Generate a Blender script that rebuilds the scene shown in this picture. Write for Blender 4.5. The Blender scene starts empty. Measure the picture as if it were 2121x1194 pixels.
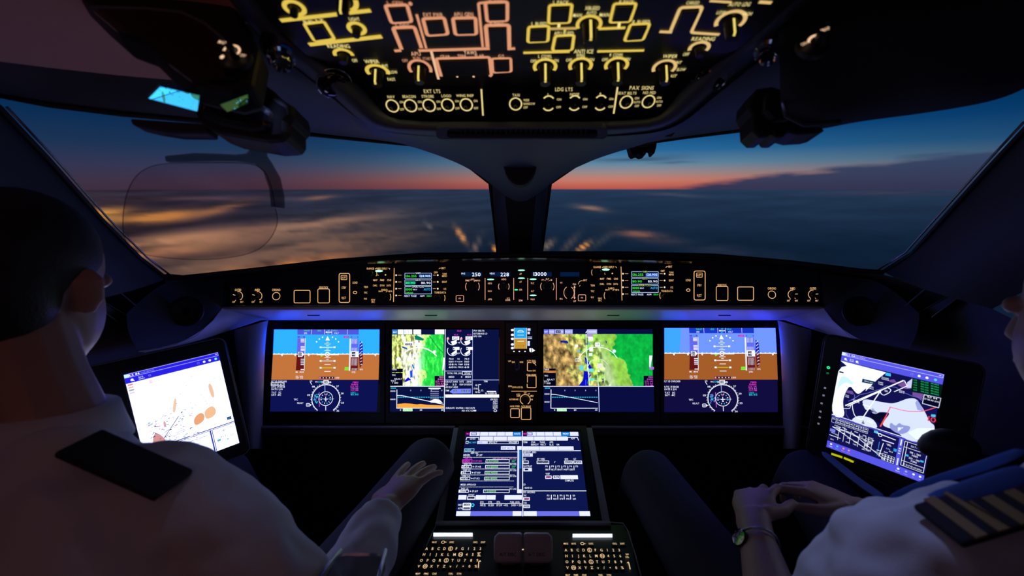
import bpy, bmesh, math, random
from mathutils import Vector as V3, Matrix, noise
sc = bpy.context.scene
col = sc.collection
random.seed(7)
R_ = math.radians
# ---------- camera: 16 mm lens, behind and between the two seats ----------
F, AX, CY, PITCH = 943.0, 1083.0, 597.0, R_(12.5)
CAM = V3((0, 0, 1.33))
sp_, cp_ = math.sin(PITCH), math.cos(PITCH)
RGT, DWN, FWD = V3((1, 0, 0)), V3((0, -sp_, -cp_)), V3((0, cp_, -sp_))
cd = bpy.data.cameras.new('camera'); cam = bpy.data.objects.new('camera', cd); col.objects.link(cam)
cam.location = CAM; cam.rotation_euler = (math.pi/2 - PITCH, 0, 0)
cd.sensor_width = 36; cd.lens = F*36/2121; cd.shift_x = -22.5/2121
cd.clip_start = .02; cd.clip_end = 300000
cd.dof.use_dof = True; cd.dof.focus_distance = 1.26; cd.dof.aperture_fstop = 3.2; cd.dof.aperture_blades = 9
sc.camera = cam
sc.view_settings.view_transform = 'Standard'; sc.view_settings.look = 'None'
sc.view_settings.gamma = 1; sc.view_settings.exposure = 0
sc.view_settings.use_curve_mapping = False
sc.cycles.max_bounces = 6; sc.cycles.transparent_max_bounces = 12
sc.cycles.sample_clamp_indirect = 3; sc.cycles.use_denoising = True

def lin(c):
    return tuple((x/255/12.92 if x/255 <= .04045 else ((x/255+.055)/1.055)**2.4) for x in c[:3])

# ---------- dusk sky ----------
W = bpy.data.worlds.new('world'); sc.world = W; W.use_nodes = True
nt = W.node_tree; nt.nodes.clear()
def N(t, **k):
    n = nt.nodes.new(t)
    for a, b in k.items():
        setattr(n, a, b)
    return n
def MA(op, a, b=None, c=None, clamp=False):
    n = nt.nodes.new('ShaderNodeMath'); n.operation = op; n.use_clamp = clamp
    for i, x in enumerate((a, b, c)):
        if x is None: continue
        if isinstance(x, (int, float)): n.inputs[i].default_value = x
        else: nt.links.new(x, n.inputs[i])
    return n.outputs[0]
def RAMP(fac, stops, interp='LINEAR'):
    n = nt.nodes.new('ShaderNodeValToRGB'); e = n.color_ramp; e.interpolation = interp
    while len(e.elements) < len(stops): e.elements.new(.5)
    for el, (p, c) in zip(e.elements, stops):
        el.position = p; el.color = tuple(lin(c)) + (1,)
    nt.links.new(fac, n.inputs[0]); return n.outputs[0]
def MIX(f, a, b, mode='MIX'):
    n = nt.nodes.new('ShaderNodeMix'); n.data_type = 'RGBA'; n.blend_type = mode
    for s, x in ((n.inputs[0], f), (n.inputs[6], a), (n.inputs[7], b)):
        if hasattr(x, 'links'): nt.links.new(x, s)
        elif isinstance(x, (int, float)): s.default_value = x
        else: s.default_value = tuple(x) + (1,)
    return n.outputs[2]
tc = N('ShaderNodeTexCoord'); sx = N('ShaderNodeSeparateXYZ'); nt.links.new(tc.outputs['Generated'], sx.inputs[0])
az = MA('ARCTAN2', sx.outputs[0], sx.outputs[1])                       # radians, right positive
hl = MA('SQRT', MA('ADD', MA('MULTIPLY', sx.outputs[0], sx.outputs[0]), MA('MULTIPLY', sx.outputs[1], sx.outputs[1])))
el = MA('MULTIPLY', MA('ARCTAN2', sx.outputs[2], hl), 57.2958)          # degrees
e01 = MA('DIVIDE', MA('ADD', el, 1), 21, clamp=True)
def EP(d): return (d+1)/21
warm = RAMP(e01, [(EP(-1), (120, 70, 75)), (EP(.05), (196, 96, 84)), (EP(.8), (205, 125, 105)), (EP(1.7), (160, 140, 140)), (EP(2.7), (100, 140, 165)), (EP(4.2), (40, 108, 158)), (EP(6.2), (6, 78, 138)), (EP(9), (0, 52, 105)), (EP(20), (0, 22, 55))])
cold = RAMP(e01, [(EP(-1), (58, 46, 62)), (EP(.4), (64, 50, 70)), (EP(2), (52, 54, 84)), (EP(4), (28, 52, 86)), (EP(7), (4, 44, 84)), (EP(12), (0, 26, 56)), (EP(20), (0, 12, 30))])
g = MA('SUBTRACT', az, .16); gl = MA('MULTIPLY', g, g)
side = MA('LESS_THAN', g, 0)
wid = MA('ADD', MA('MULTIPLY', side, 6.5-2.4), 2.4)
glow = MA('EXPONENT', MA('MULTIPLY', MA('MULTIPLY', gl, wid), -1))
skyc = MIX(glow, cold, warm)
# cloud bank low on the right and thin dark streaks
mp = N('ShaderNodeCombineXYZ'); nt.links.new(MA('MULTIPLY', az, 7), mp.inputs[0]); nt.links.new(MA('MULTIPLY', el, .9), mp.inputs[1])
nz = N('ShaderNodeTexNoise'); nz.inputs['Scale'].default_value = 1.0; nz.inputs['Detail'].default_value = 4; nt.links.new(mp.outputs[0], nz.inputs['Vector'])
top = MA('ADD', MA('MULTIPLY', MA('SUBTRACT', MA('MULTIPLY', az, 57.3), 15), .115), MA('MULTIPLY', MA('SUBTRACT', nz.outputs[0], .5), 2.2))
bank = MA('MULTIPLY', MA('SUBTRACT', top, el), 1.6, clamp=True)
bank = MA('MULTIPLY', bank, MA('MULTIPLY', MA('SUBTRACT', az, .24), 9, clamp=True))
bcol = RAMP(MA('DIVIDE', el, 4, clamp=True), [(0, (46, 54, 84)), (1, (58, 76, 110))])
skyc = MIX(MA('MULTIPLY', bank, .97), skyc, bcol)
def spot(a0, e0, sa, se):
    p = MA('DIVIDE', MA('SUBTRACT', az, a0), sa); q = MA('DIVIDE', MA('SUBTRACT', MA('ADD', el, MA('MULTIPLY', MA('SUBTRACT', nz.outputs[0], .5), 1.2)), e0), se)
    return MA('EXPONENT', MA('MULTIPLY', MA('ADD', MA('MULTIPLY', p, p), MA('MULTIPLY', q, q)), -1))
skyc = MIX(MA('MULTIPLY', spot(.235, 3.25, .085, .28), .6), skyc, lin((28, 52, 84)))
skyc = MIX(MA('MULTIPLY', spot(.31, 2.7, .04, .16), .5), skyc, lin((40, 62, 92)))
bg = N('ShaderNodeBackground'); bg.inputs[1].default_value = 1.0
nt.links.new(skyc, bg.inputs[0]); wo = N('ShaderNodeOutputWorld'); nt.links.new(bg.outputs[0], wo.inputs[0])

def light(name, kind, loc, power, color, size=.3, rot=(0, 0, 0)):
    l = bpy.data.lights.new(name, kind); l.energy = power; l.color = color
    if kind == 'AREA': l.size = size
    else: l.shadow_soft_size = size
    o = bpy.data.objects.new(name, l); col.objects.link(o); o.location = loc; o.rotation_euler = rot
    return o
light('cabin_door_light', 'AREA', (-.30, -.62, 1.34), .34, (1, .36, .24), .4, (R_(112), 0, R_(14)))
def fill_spot(name, loc, aim, power, deg):  # bluish spots added beside the reading lamps to brighten the shoulders
    l = bpy.data.lights.new(name, 'SPOT'); l.energy = power; l.color = (.36, .43, 1); l.spot_size = R_(deg); l.spot_blend = .8; l.shadow_soft_size = .012
    o = bpy.data.objects.new(name, l); col.objects.link(o); o.location = loc; o.rotation_euler = (V3(aim)-V3(loc)).to_track_quat('-Z', 'Y').to_euler()
fill_spot('right_shoulder_fill', (.31, .62, 1.47), (.44, .43, .94), 2.4, 38)
fill_spot('left_shoulder_fill', (-.31, .62, 1.47), (-.42, .52, .92), .4, 30)
light('blue_fill_light', 'AREA', (0, -.35, 1.62), .09, (.35, .5, 1.0), .25, (R_(25), 0, 0))  # faint bluish fill added behind the camera, not a cockpit fitting

# ---------- materials ----------
MT = {}
def mat(name, c, rough=.5, metal=0, spec=.5, bump=0, bscale=200, var=0):
    if name in MT: return MT[name]
    m = bpy.data.materials.new(name); m.use_nodes = True
    n = m.node_tree; b = n.nodes['Principled BSDF']
    b.inputs['Base Color'].default_value = tuple(c) + (1,); b.inputs['Roughness'].default_value = rough
    b.inputs['Metallic'].default_value = metal; b.inputs['Specular IOR Level'].default_value = spec
    if bump or var:
        t = n.nodes.new('ShaderNodeTexNoise'); t.inputs['Scale'].default_value = bscale; t.inputs['Detail'].default_value = 3
        co = n.nodes.new('ShaderNodeTexCoord'); n.links.new(co.outputs['Object'], t.inputs['Vector'])
        if bump:
            bp = n.nodes.new('ShaderNodeBump'); bp.inputs['Strength'].default_value = bump; bp.inputs['Distance'].default_value = .001
            n.links.new(t.outputs[0], bp.inputs['Height']); n.links.new(bp.outputs[0], b.inputs['Normal'])
        if var:
            r = n.nodes.new('ShaderNodeMapRange'); r.inputs[3].default_value = 1-var; r.inputs[4].default_value = 1+var
            n.links.new(t.outputs[0], r.inputs[0])
            x = n.nodes.new('ShaderNodeVectorMath'); x.operation = 'SCALE'; x.inputs[0].default_value = tuple(c)
            n.links.new(r.outputs[0], x.inputs['Scale']); n.links.new(x.outputs[0], b.inputs['Base Color'])
    MT[name] = m; return m
def glowmat(name, k, sampled, attr='glow'):
    m = bpy.data.materials.new(name); m.use_nodes = True; n = m.node_tree; n.nodes.clear()
    a = n.nodes.new('ShaderNodeAttribute'); a.attribute_name = attr
    e = n.nodes.new('ShaderNodeEmission'); e.inputs[1].default_value = k
    o = n.nodes.new('ShaderNodeOutputMaterial'); n.links.new(a.outputs['Color'], e.inputs[0]); n.links.new(e.outputs[0], o.inputs[0])
    if not sampled: m.cycles.emission_sampling = 'NONE'
    MT[name] = m; return m
glowmat('screen_glow', 1.0, True); glowmat('screen_fine_glow', 1.0, False); glowmat('backlit_legend', 1.0, False)
mat('panel_black', (.012, .013, .018), .42, bump=.15, bscale=900)
mat('bezel_black', (.008, .009, .013), .3)
mat('key_black', (.018, .018, .022), .45)
mat('knob_black', (.02, .02, .024), .32)
mat('shell_grey', (.13, .14, .18), .5, bump=.1, bscale=500)
mat('header_grey', (.10, .135, .22), .5, bump=.1, bscale=400)
mat('hood_black', (.012, .012, .015), .7, bump=.3, bscale=700)
mat('lip_grey', (.72, .74, .78), .42, bump=.08, bscale=600)
mat('pillar_grey', (.33, .36, .42), .38)
mat('wall_dark', (.042, .045, .062), .6, bump=.1, bscale=300)
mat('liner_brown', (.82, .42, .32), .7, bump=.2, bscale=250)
mat('floor_carpet', (.03, .03, .04), .9, bump=.6, bscale=600)
mat('chrome', (.8, .82, .86), .12, metal=1)
mat('satin_metal', (.45, .46, .5), .3, metal=1)
mat('gloss_strip', (.35, .35, .37), .2, metal=1)
mat('rubber', (.01, .01, .012), .55)
mat('gloss_black', (.004, .004, .006), .04, spec=.6)
mat('shirt_white', (.74, .76, .80), .85, bump=.5, bscale=900)
mat('sleeve_blue', (.10, .13, .20), .85, bump=.5, bscale=900)
mat('trousers_navy', (.035, .04, .065), .85, bump=.5, bscale=700)
mat('epaulette_black', (.012, .012, .02), .8)
mat('epaulette_gold', (.30, .19, .06), .6)
mat('skin', (.45, .26, .20), .5)
mat('hair_dark', (.012, .010, .010), .6, bump=.8, bscale=300)
mat('eye_white', (.7, .7, .7), .2); mat('iris_brown', (.05, .03, .02), .2)
mat('strap_blue', (.03, .12, .55), .6)
mat('sheepskin', (.32, .32, .40), .95, bump=1, bscale=120)
mat('lever_cap', (.50, .43, .45), .32)
mat('seat_fabric', (.03, .032, .045), .9, bump=.5, bscale=500)
def trans(name, c, mixf, rough=.02, tint=(1, 1, 1)):
    m = bpy.data.materials.new(name); m.use_nodes = True; n = m.node_tree; b = n.nodes['Principled BSDF']
    b.inputs['Base Color'].default_value = tuple(c) + (1,); b.inputs['Roughness'].default_value = rough
    t = n.nodes.new('ShaderNodeBsdfTransparent'); t.inputs[0].default_value = tuple(tint) + (1,)
    x = n.nodes.new('ShaderNodeMixShader'); x.inputs[0].default_value = mixf
    n.links.new(t.outputs[0], x.inputs[1]); n.links.new(b.outputs[0], x.inputs[2])
    n.links.new(x.outputs[0], n.nodes['Material Output'].inputs[0]); MT[name] = m; return m
trans('window_glass', (.01, .01, .012), .03)
trans('combiner_glass', (.35, .25, .28), .05, tint=(.93, .90, .92))
trans('combiner_arm', (.004, .03, .07), .55, .3)
trans('clear_acrylic', (.05, .07, .12), .5, .08)
m = mat('cyan_reflection', (.02, .62, .72), .03, metal=1)  # cyan tint of the added panes that carry the screen reflections

# ---------- object helpers ----------
ORG = {}
def tag(o, label=None, cat=None, group=None, kind=None):
    for k, v in (('label', label), ('category', cat), ('group', group), ('kind', kind)):
        if v: o[k] = v
    return o
def thing(name, label, cat, loc, group=None):
    o = bpy.data.objects.new(name, None); col.objects.link(o); o.empty_display_size = .02
    o.location = V3(loc); ORG[o.name] = V3(loc); return tag(o, label, cat, group)
def link(name, me, parent, org):
    o = bpy.data.objects.new(name, me); col.objects.link(o)
    if parent: o.parent = parent
    else: o.location = org
    ORG[o.name] = org; return o
def mk(name, vs, fs, m, parent=None, smooth=False, bevel=0, sub=0, kind=None, label=None, midx=None):
    vs = [V3(v) for v in vs]
    org = ORG[parent.name] if parent else sum(vs, V3())/len(vs)
    me = bpy.data.meshes.new(name); me.from_pydata([tuple(v-org) for v in vs], [], fs)
    for x in (m if isinstance(m, (list, tuple)) else [m]): me.materials.append(MT[x])
    if midx: me.polygons.foreach_set('material_index', midx)
    bm = bmesh.new(); bm.from_mesh(me); bmesh.ops.recalc_face_normals(bm, faces=bm.faces); bm.to_mesh(me); bm.free()
    if smooth:
        for p in me.polygons: p.use_smooth = True
        if smooth != 'all': me.set_sharp_from_angle(angle=R_(40))
    o = link(name, me, parent, org)
    if bevel:
        b = o.modifiers.new('b', 'BEVEL'); b.width = bevel; b.segments = 2; b.limit_method = 'ANGLE'; b.angle_limit = R_(50)
    if sub:
        s = o.modifiers.new('s', 'SUBSURF'); s.levels = s.render_levels = sub
    return tag(o, label, kind=kind)
def ray(px, py): return RGT*((px-AX)/F) + DWN*((py-CY)/F) + FWD
def PD(px, py, t): return CAM + ray(px, py)*t
def cv(x, y, z): return RGT*x + DWN*y + FWD*z
class Bd:
    """a flat board in the cockpit: origin, U to the right, V down the face, N out of the face"""
    def __init__(s, o, U, V):
        s.o = V3(o); s.U = U.normalized(); s.V = (V - s.U*V.dot(s.U)).normalized(); s.N = s.V.cross(s.U)
    def L(s, px, py):
        r = ray(px, py); t = (s.o-CAM).dot(s.N)/r.dot(s.N); p = CAM + r*t - s.o
        return (p.dot(s.U), p.dot(s.V))
    def W(s, u, v, z=0): return s.o + s.U*u + s.V*v + s.N*z
    def P(s, px, py, z=0): return s.W(*s.L(px, py), z)
    def scale(s, px, py):
        a, b, c = s.L(px, py), s.L(px+1, py), s.L(px, py+1)
        return math.dist(a, b), abs(c[1]-a[1])
def prism(name, B, pts, z0, z1, m, parent=None, bevel=0, px=True, hole=None, **k):
    q = [B.L(*p) if px else p for p in pts]
    n = len(q)
    if hole:
        h = [B.L(*p) if px else p for p in hole]; assert len(h) == n
        vs = [B.W(*p, z0) for p in q]+[B.W(*p, z1) for p in q]+[B.W(*p, z0) for p in h]+[B.W(*p, z1) for p in h]
        fs = []
        for i in range(n):
            j = (i+1) % n
            fs += [(i, j, n+j, n+i), (2*n+i, 2*n+j, 3*n+j, 3*n+i), (n+i, n+j, 3*n+j, 3*n+i), (i, j, 2*n+j, 2*n+i)]
    else:
        vs = [B.W(*p, z0) for p in q]+[B.W(*p, z1) for p in q]
        fs = [tuple(range(n)), tuple(range(n, 2*n))]+[(i, (i+1) % n, n+(i+1) % n, n+i) for i in range(n)]
    return mk(name, vs, fs, m, parent, bevel=bevel, **k)
def rr(x0, y0, x1, y1, r, n=4):
    out = []
    for cx, cy, a in ((x1-r, y0+r, -90), (x1-r, y1-r, 0), (x0+r, y1-r, 90), (x0+r, y0+r, 180)):
        for i in range(n+1):
            t = R_(a+90*i/n); out.append((cx+r*math.cos(t), cy+r*math.sin(t)))
    return out
def loft(name, rows, m, parent=None, thick=0, sub=1, **k):
    n = len(rows[0]); vs = [V3(p) for r in rows for p in r]
    fs = [(i*n+j, i*n+j+1, (i+1)*n+j+1, (i+1)*n+j) for i in range(len(rows)-1) for j in range(n-1)]
    o = mk(name, vs, fs, m, parent, smooth='all', **k)
    if thick:
        s = o.modifiers.new('t', 'SOLIDIFY'); s.thickness = thick; s.offset = 0
    if sub:
        s = o.modifiers.new('s', 'SUBSURF'); s.levels = s.render_levels = sub; s.boundary_smooth = 'PRESERVE_CORNERS'
    return o
def ringv(c, ax, prof, n=24, start=None):
    """lathe: prof = [(radius, height)] about axis ax at c"""
    ax = V3(ax).normalized(); a = ax.orthogonal().normalized() if start is None else V3(start).normalized(); b = ax.cross(a)
    vs, fs = [], []
    for r, h in prof:
        for i in range(n):
            t = 2*math.pi*i/n; vs.append(V3(c)+ax*h+(a*math.cos(t)+b*math.sin(t))*r)
    m_ = len(prof)
    for j in range(m_-1):
        for i in range(n): fs.append((j*n+i, j*n+(i+1) % n, (j+1)*n+(i+1) % n, (j+1)*n+i))
    fs.append(tuple(range(n))[::-1]); fs.append(tuple((m_-1)*n+i for i in range(n)))
    return vs, fs
def lathe(name, c, ax, prof, m, parent=None, n=24, **k):
    vs, fs = ringv(c, ax, prof, n); return mk(name, vs, fs, m, parent, smooth=True, **k)
def tubev(pts, rs, n=12, up=None, closed=False):
    """rs: radius or (rx, ry) for each point"""
    pts = [V3(p) for p in pts]; vs, fs = [], []; prev = None; k = len(pts)
    for i, p in enumerate(pts):
        if closed: d = (pts[(i+1) % k]-pts[i-1]).normalized()
        else: d = (pts[min(i+1, k-1)]-pts[max(i-1, 0)]).normalized()
        if up is not None: a = (V3(up)-d*V3(up).dot(d)).normalized()
        elif prev is None: a = d.orthogonal().normalized()
        else: a = (prev-d*prev.dot(d)).normalized()
        prev = a; b = d.cross(a); r = rs[i] if isinstance(rs, (list, tuple)) else rs
        rx, ry = r if isinstance(r, (list, tuple)) else (r, r)
        for j in range(n):
            t = 2*math.pi*j/n; vs.append(p+b*(rx*math.cos(t))+a*(ry*math.sin(t)))
    for i in range(k if closed else k-1):
        i2 = (i+1) % k
        for j in range(n): fs.append((i*n+j, i*n+(j+1) % n, i2*n+(j+1) % n, i2*n+j))
    if not closed: fs.append(tuple(range(n))[::-1]); fs.append(tuple((k-1)*n+j for j in range(n)))
    return vs, fs
def tube(name, pts, rs, m, parent=None, n=10, up=None, closed=False, **k):
    vs, fs = tubev(pts, rs, n, up, closed); return mk(name, vs, fs, m, parent, smooth='all', **k)
def boxv(c, ux, uy, uz):
    c = V3(c); ux, uy, uz = V3(ux), V3(uy), V3(uz)
    vs = [c+ux*a+uy*b+uz*d for a in (-1, 1) for b in (-1, 1) for d in (-1, 1)]
    return vs, [(0, 1, 3, 2), (4, 6, 7, 5), (0, 4, 5, 1), (2, 3, 7, 6), (0, 2, 6, 4), (1, 5, 7, 3)]
def box(name, c, ux, uy, uz, m, parent=None, **k):
    return mk(name, *boxv(c, ux, uy, uz), m, parent, **k)

# ---------- lettering and screen drawing ----------
GL = {}
def glyph(ch):
    if ch in GL: return GL[ch]
    cu = bpy.data.curves.new('g', 'FONT'); cu.body = ch; cu.resolution_u = 2; cu.offset = .004
    o = bpy.data.objects.new('g', cu); col.objects.link(o)
    dg = bpy.context.evaluated_depsgraph_get(); dg.update(); e = o.evaluated_get(dg); me = e.to_mesh()
    vs = [(v.co.x, v.co.y) for v in me.vertices]; fs = [tuple(p.vertices) for p in me.polygons]
    e.to_mesh_clear(); bpy.data.objects.remove(o); bpy.data.curves.remove(cu)
    if vs:
        x0 = min(v[0] for v in vs); x1 = max(v[0] for v in vs); vs = [(x-x0, y) for x, y in vs]; w = x1-x0
    else: w = .3
    GL[ch] = (vs, fs, w); return GL[ch]
CAP = .70
class Dr:
    """draws flat strokes, areas and letters on a board; M maps drawing units to the board"""
    def __init__(s, B, M=None, base=0.0006, dz=.00012):
        s.B = B; s.M = M or B.L; s.q = []; s.z = base; s.dz = dz; s.base = base; s.fine = True
    def l(s, n): s.z = s.base+n*s.dz; return s
    def add(s, uv, c, fs=None, k=1.0):
        if not (c and isinstance(c[0], tuple)):
            if min(c) > 185: k = max(k, 1)*1.25
            c = tuple(x*k for x in (lin(c) if max(c) > 12 else c))
            c = [c]*len(uv)
        s.q.append((uv, fs or [tuple(range(len(uv)))], c, s.z, s.fine))
    def poly(s, pts, c, k=1.0): s.add([s.M(*p) for p in pts], c, k=k); return s
    def rect(s, x0, y0, x1, y1, c, k=1.0): return s.poly([(x0, y0), (x1, y0), (x1, y1), (x0, y1)], c, k)
    def sc(s, x, y):
        a, b, c = s.M(x, y), s.M(x+1, y), s.M(x, y+1)
        return math.dist(a, b), abs(c[1]-a[1]) or math.dist(a, c)
    def stroke(s, pts, w, c, closed=False, r=0, k=1.0, uv=False):
        w *= getattr(s.B, 'thin', 1)
        if not uv:
            sx_, sy_ = s.sc(*pts[0]); wm = w*(sx_+sy_)/2; rm = r*(sx_+sy_)/2
            P = [V3((*s.M(*p), 0)) for p in pts]
        else: wm, rm, P = w, r, [V3((*p, 0)) for p in pts]
        if r:
            Q = []; n = len(P)
            for i, p in enumerate(P):
                if not closed and i in (0, n-1): Q.append(p); continue
                a, b = P[i-1]-p, P[(i+1) % n]-p
                d = min(rm, a.length*.45, b.length*.45)
                A, Bp = p+a.normalized()*d, p+b.normalized()*d
                for t in (0, .33, .66, 1): Q.append(A*(1-t)**2+p*(2*t*(1-t))+Bp*t*t)
            P = Q
        n = len(P); uvs = []
        for i, p in enumerate(P):
            a = (p-P[i-1]) if (closed or i) else (P[1]-P[0])
            b = (P[(i+1) % n]-p) if (closed or i < n-1) else (P[-1]-P[-2])
            a = a.normalized() if a.length else b.normalized(); b = b.normalized() if b.length else a
            t = (a+b).normalized() if (a+b).length > 1e-6 else a
            nn = V3((-t.y, t.x, 0)); f = wm/2/max(.4, nn.dot(V3((-a.y, a.x, 0))))
            uvs += [tuple((p+nn*f)[:2]), tuple((p-nn*f)[:2])]
        m_ = n if closed else n-1
        s.add(uvs, c, [(2*i, 2*i+1, (2*i+3) % (2*n), (2*i+2) % (2*n)) for i in range(m_)], k); return s
    def box(s, x0, y0, x1, y1, w, c, r=0, k=1.0): return s.stroke([(x0, y0), (x1, y0), (x1, y1), (x0, y1)], w, c, True, r, k)
    def arc(s, x, y, r, w, c, a0=0, a1=360, ry=None, n=None, k=1.0):
        """degrees, 0 = right, 90 = up; radius in drawing units"""
        n = n or max(6, int(abs(a1-a0)/12)); ry = ry or r; cl = abs(a1-a0) >= 360
        sx_, sy_ = s.sc(x, y); u, v = s.M(x, y)
        pts = [(u+r*sx_*math.cos(R_(a0+(a1-a0)*i/n)), v-ry*sy_*math.sin(R_(a0+(a1-a0)*i/n))) for i in range(n if cl else n+1)]
        return s.stroke(pts, w*(sx_+sy_)/2, c, cl, k=k, uv=True)
    def disc(s, x, y, r, c, n=14, ry=None, k=1.0):
        sx_, sy_ = s.sc(x, y); u, v = s.M(x, y); ry = ry or r
        s.add([(u+r*sx_*math.cos(2*math.pi*i/n), v+ry*sy_*math.sin(2*math.pi*i/n)) for i in range(n)], c, k=k); return s
    def text(s, t, x, y, h, c, a='c', w=None, k=1.0, sk=0, gap=.10):
        """h = capital height; w = total width to fill (drawing units)"""
        sx_, sy_ = s.sc(x, y); u, v = s.M(x, y); z = h/CAP
        gs = [glyph(ch) for ch in t]; tot = sum(g_[2]+gap for g_ in gs)-gap
        xf = z if w is None else w/max(tot, 1e-6)
        X = {'l': 0, 'c': -.5, 'r': -1}[a]*tot*xf
        for g_ in gs:
            if g_[0]:
                s.add([(u+(X+gx*xf+sk*gy*z)*sx_, v-(gy*z-h/2)*sy_) for gx, gy in g_[0]], c, g_[1], k)
            X += (g_[2]+gap)*xf
        return s
    def grid(s, x0, y0, x1, y1, nx, ny, fn, k=1.0):
        uv, cs = [], []
        for j in range(ny+1):
            for i in range(nx+1):
                a, b = i/nx, j/ny; uv.append(s.M(x0+(x1-x0)*a, y0+(y1-y0)*b)); cs.append(tuple(v*k for v in lin(fn(a, b))))
        s.add(uv, cs, [(j*(nx+1)+i, j*(nx+1)+i+1, (j+1)*(nx+1)+i+1, (j+1)*(nx+1)+i) for j in range(ny) for i in range(nx)]); return s
    def build(s, name, parent, mats=('screen_glow', 'screen_fine_glow'), **kw):
        vs, fs, cs, mi = [], [], [], []; org = ORG[parent.name] if parent else s.B.W(*s.M(0, 0))
        for uv, f, c, z, fine in s.q:
            b = len(vs); vs += [s.B.W(u, v, z)-org for u, v in uv]
            for q in f:
                fs.append(tuple(b+i for i in q)); cs += [c[i] for i in q]; mi.append(1 if fine and len(mats) > 1 else 0)
        me = bpy.data.meshes.new(name); me.from_pydata([tuple(v) for v in vs], [], fs)
        for x in mats: me.materials.append(MT[x])
        me.polygons.foreach_set('material_index', mi)
        at = me.attributes.new('glow', 'FLOAT_COLOR', 'CORNER')
        at.data.foreach_set('color', [x for c in cs for x in (c[0], c[1], c[2], 1)])
        return tag(link(name, me, parent, org), **kw)
def zM(B, x0, y0, k): return lambda x, y: B.L(x0+x*k, y0+y*k)
def soft(P, n=2):
    for _ in range(n):
        Q = []
        for i, a in enumerate(P):
            b = P[(i+1) % len(P)]; Q += [(a[0]*.75+b[0]*.25, a[1]*.75+b[1]*.25), (a[0]*.25+b[0]*.75, a[1]*.25+b[1]*.75)]
        P = Q
    return P
def mx(s, x): return x if s < 0 else 2*AX-x       # mirror a pixel column for the right-hand side
# ---------- the outside world ----------
def ground():
    H = 1000.0; na, ne = 300, 90
    els = [.25+34*(j/ne)**2.0 for j in range(ne+1)]; azs = [-78+150*i/na for i in range(na+1)]
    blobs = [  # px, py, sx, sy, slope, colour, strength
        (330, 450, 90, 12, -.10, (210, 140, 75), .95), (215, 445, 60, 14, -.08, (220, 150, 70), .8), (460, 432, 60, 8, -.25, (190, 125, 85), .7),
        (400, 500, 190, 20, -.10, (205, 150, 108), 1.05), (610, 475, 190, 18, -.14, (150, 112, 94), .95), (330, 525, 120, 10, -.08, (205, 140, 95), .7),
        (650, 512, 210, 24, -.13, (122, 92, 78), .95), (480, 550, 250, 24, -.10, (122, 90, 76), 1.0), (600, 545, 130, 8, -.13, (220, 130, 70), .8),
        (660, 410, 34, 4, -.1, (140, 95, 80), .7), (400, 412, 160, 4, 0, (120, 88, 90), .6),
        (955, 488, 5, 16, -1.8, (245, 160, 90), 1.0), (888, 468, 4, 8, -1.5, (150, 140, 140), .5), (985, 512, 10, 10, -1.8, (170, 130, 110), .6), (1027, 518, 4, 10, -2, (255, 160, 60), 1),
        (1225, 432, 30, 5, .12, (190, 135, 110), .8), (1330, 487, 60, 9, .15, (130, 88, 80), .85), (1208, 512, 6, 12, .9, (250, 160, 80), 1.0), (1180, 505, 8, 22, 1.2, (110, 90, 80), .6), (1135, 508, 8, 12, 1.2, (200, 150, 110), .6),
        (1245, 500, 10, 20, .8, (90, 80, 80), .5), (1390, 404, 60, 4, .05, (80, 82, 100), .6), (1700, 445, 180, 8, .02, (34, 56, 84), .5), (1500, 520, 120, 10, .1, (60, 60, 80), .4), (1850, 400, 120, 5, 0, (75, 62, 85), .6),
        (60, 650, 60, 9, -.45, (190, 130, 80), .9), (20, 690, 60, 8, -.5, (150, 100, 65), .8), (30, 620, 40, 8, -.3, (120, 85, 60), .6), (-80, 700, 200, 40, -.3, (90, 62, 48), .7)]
    vs, cs = [], []
    for e_ in els:
        for a_ in azs:
            d = V3((math.sin(R_(a_))*math.cos(R_(e_)), math.cos(R_(a_))*math.cos(R_(e_)), -math.sin(R_(e_))))
            vs.append(CAM+d*((H+CAM.z)/d.dot(V3((0, 0, -1)))))
            f = max(d.dot(FWD), .05); px = AX+d.dot(RGT)/f*F; py = CY+d.dot(DWN)/f*F
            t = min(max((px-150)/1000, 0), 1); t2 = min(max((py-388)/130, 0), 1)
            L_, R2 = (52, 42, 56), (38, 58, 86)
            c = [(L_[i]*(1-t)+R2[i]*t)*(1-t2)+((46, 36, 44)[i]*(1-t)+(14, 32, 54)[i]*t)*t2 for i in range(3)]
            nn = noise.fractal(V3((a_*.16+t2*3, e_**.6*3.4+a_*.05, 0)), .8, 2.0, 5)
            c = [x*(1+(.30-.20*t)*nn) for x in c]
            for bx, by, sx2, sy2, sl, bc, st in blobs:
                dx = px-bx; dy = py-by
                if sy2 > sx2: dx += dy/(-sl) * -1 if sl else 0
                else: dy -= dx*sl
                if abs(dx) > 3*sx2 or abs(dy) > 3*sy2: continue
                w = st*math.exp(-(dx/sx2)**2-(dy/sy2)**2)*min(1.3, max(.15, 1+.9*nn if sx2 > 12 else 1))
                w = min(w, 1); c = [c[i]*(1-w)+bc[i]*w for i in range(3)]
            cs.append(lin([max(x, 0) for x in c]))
    n = na+1; fs = [(j*n+i, j*n+i+1, (j+1)*n+i+1, (j+1)*n+i) for j in range(ne) for i in range(na)]
    me = bpy.data.meshes.new('ground'); me.from_pydata([tuple(v) for v in vs], [], fs)
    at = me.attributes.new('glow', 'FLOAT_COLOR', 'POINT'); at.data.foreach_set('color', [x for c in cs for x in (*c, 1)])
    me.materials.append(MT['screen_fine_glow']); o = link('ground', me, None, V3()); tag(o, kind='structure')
ground()

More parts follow.
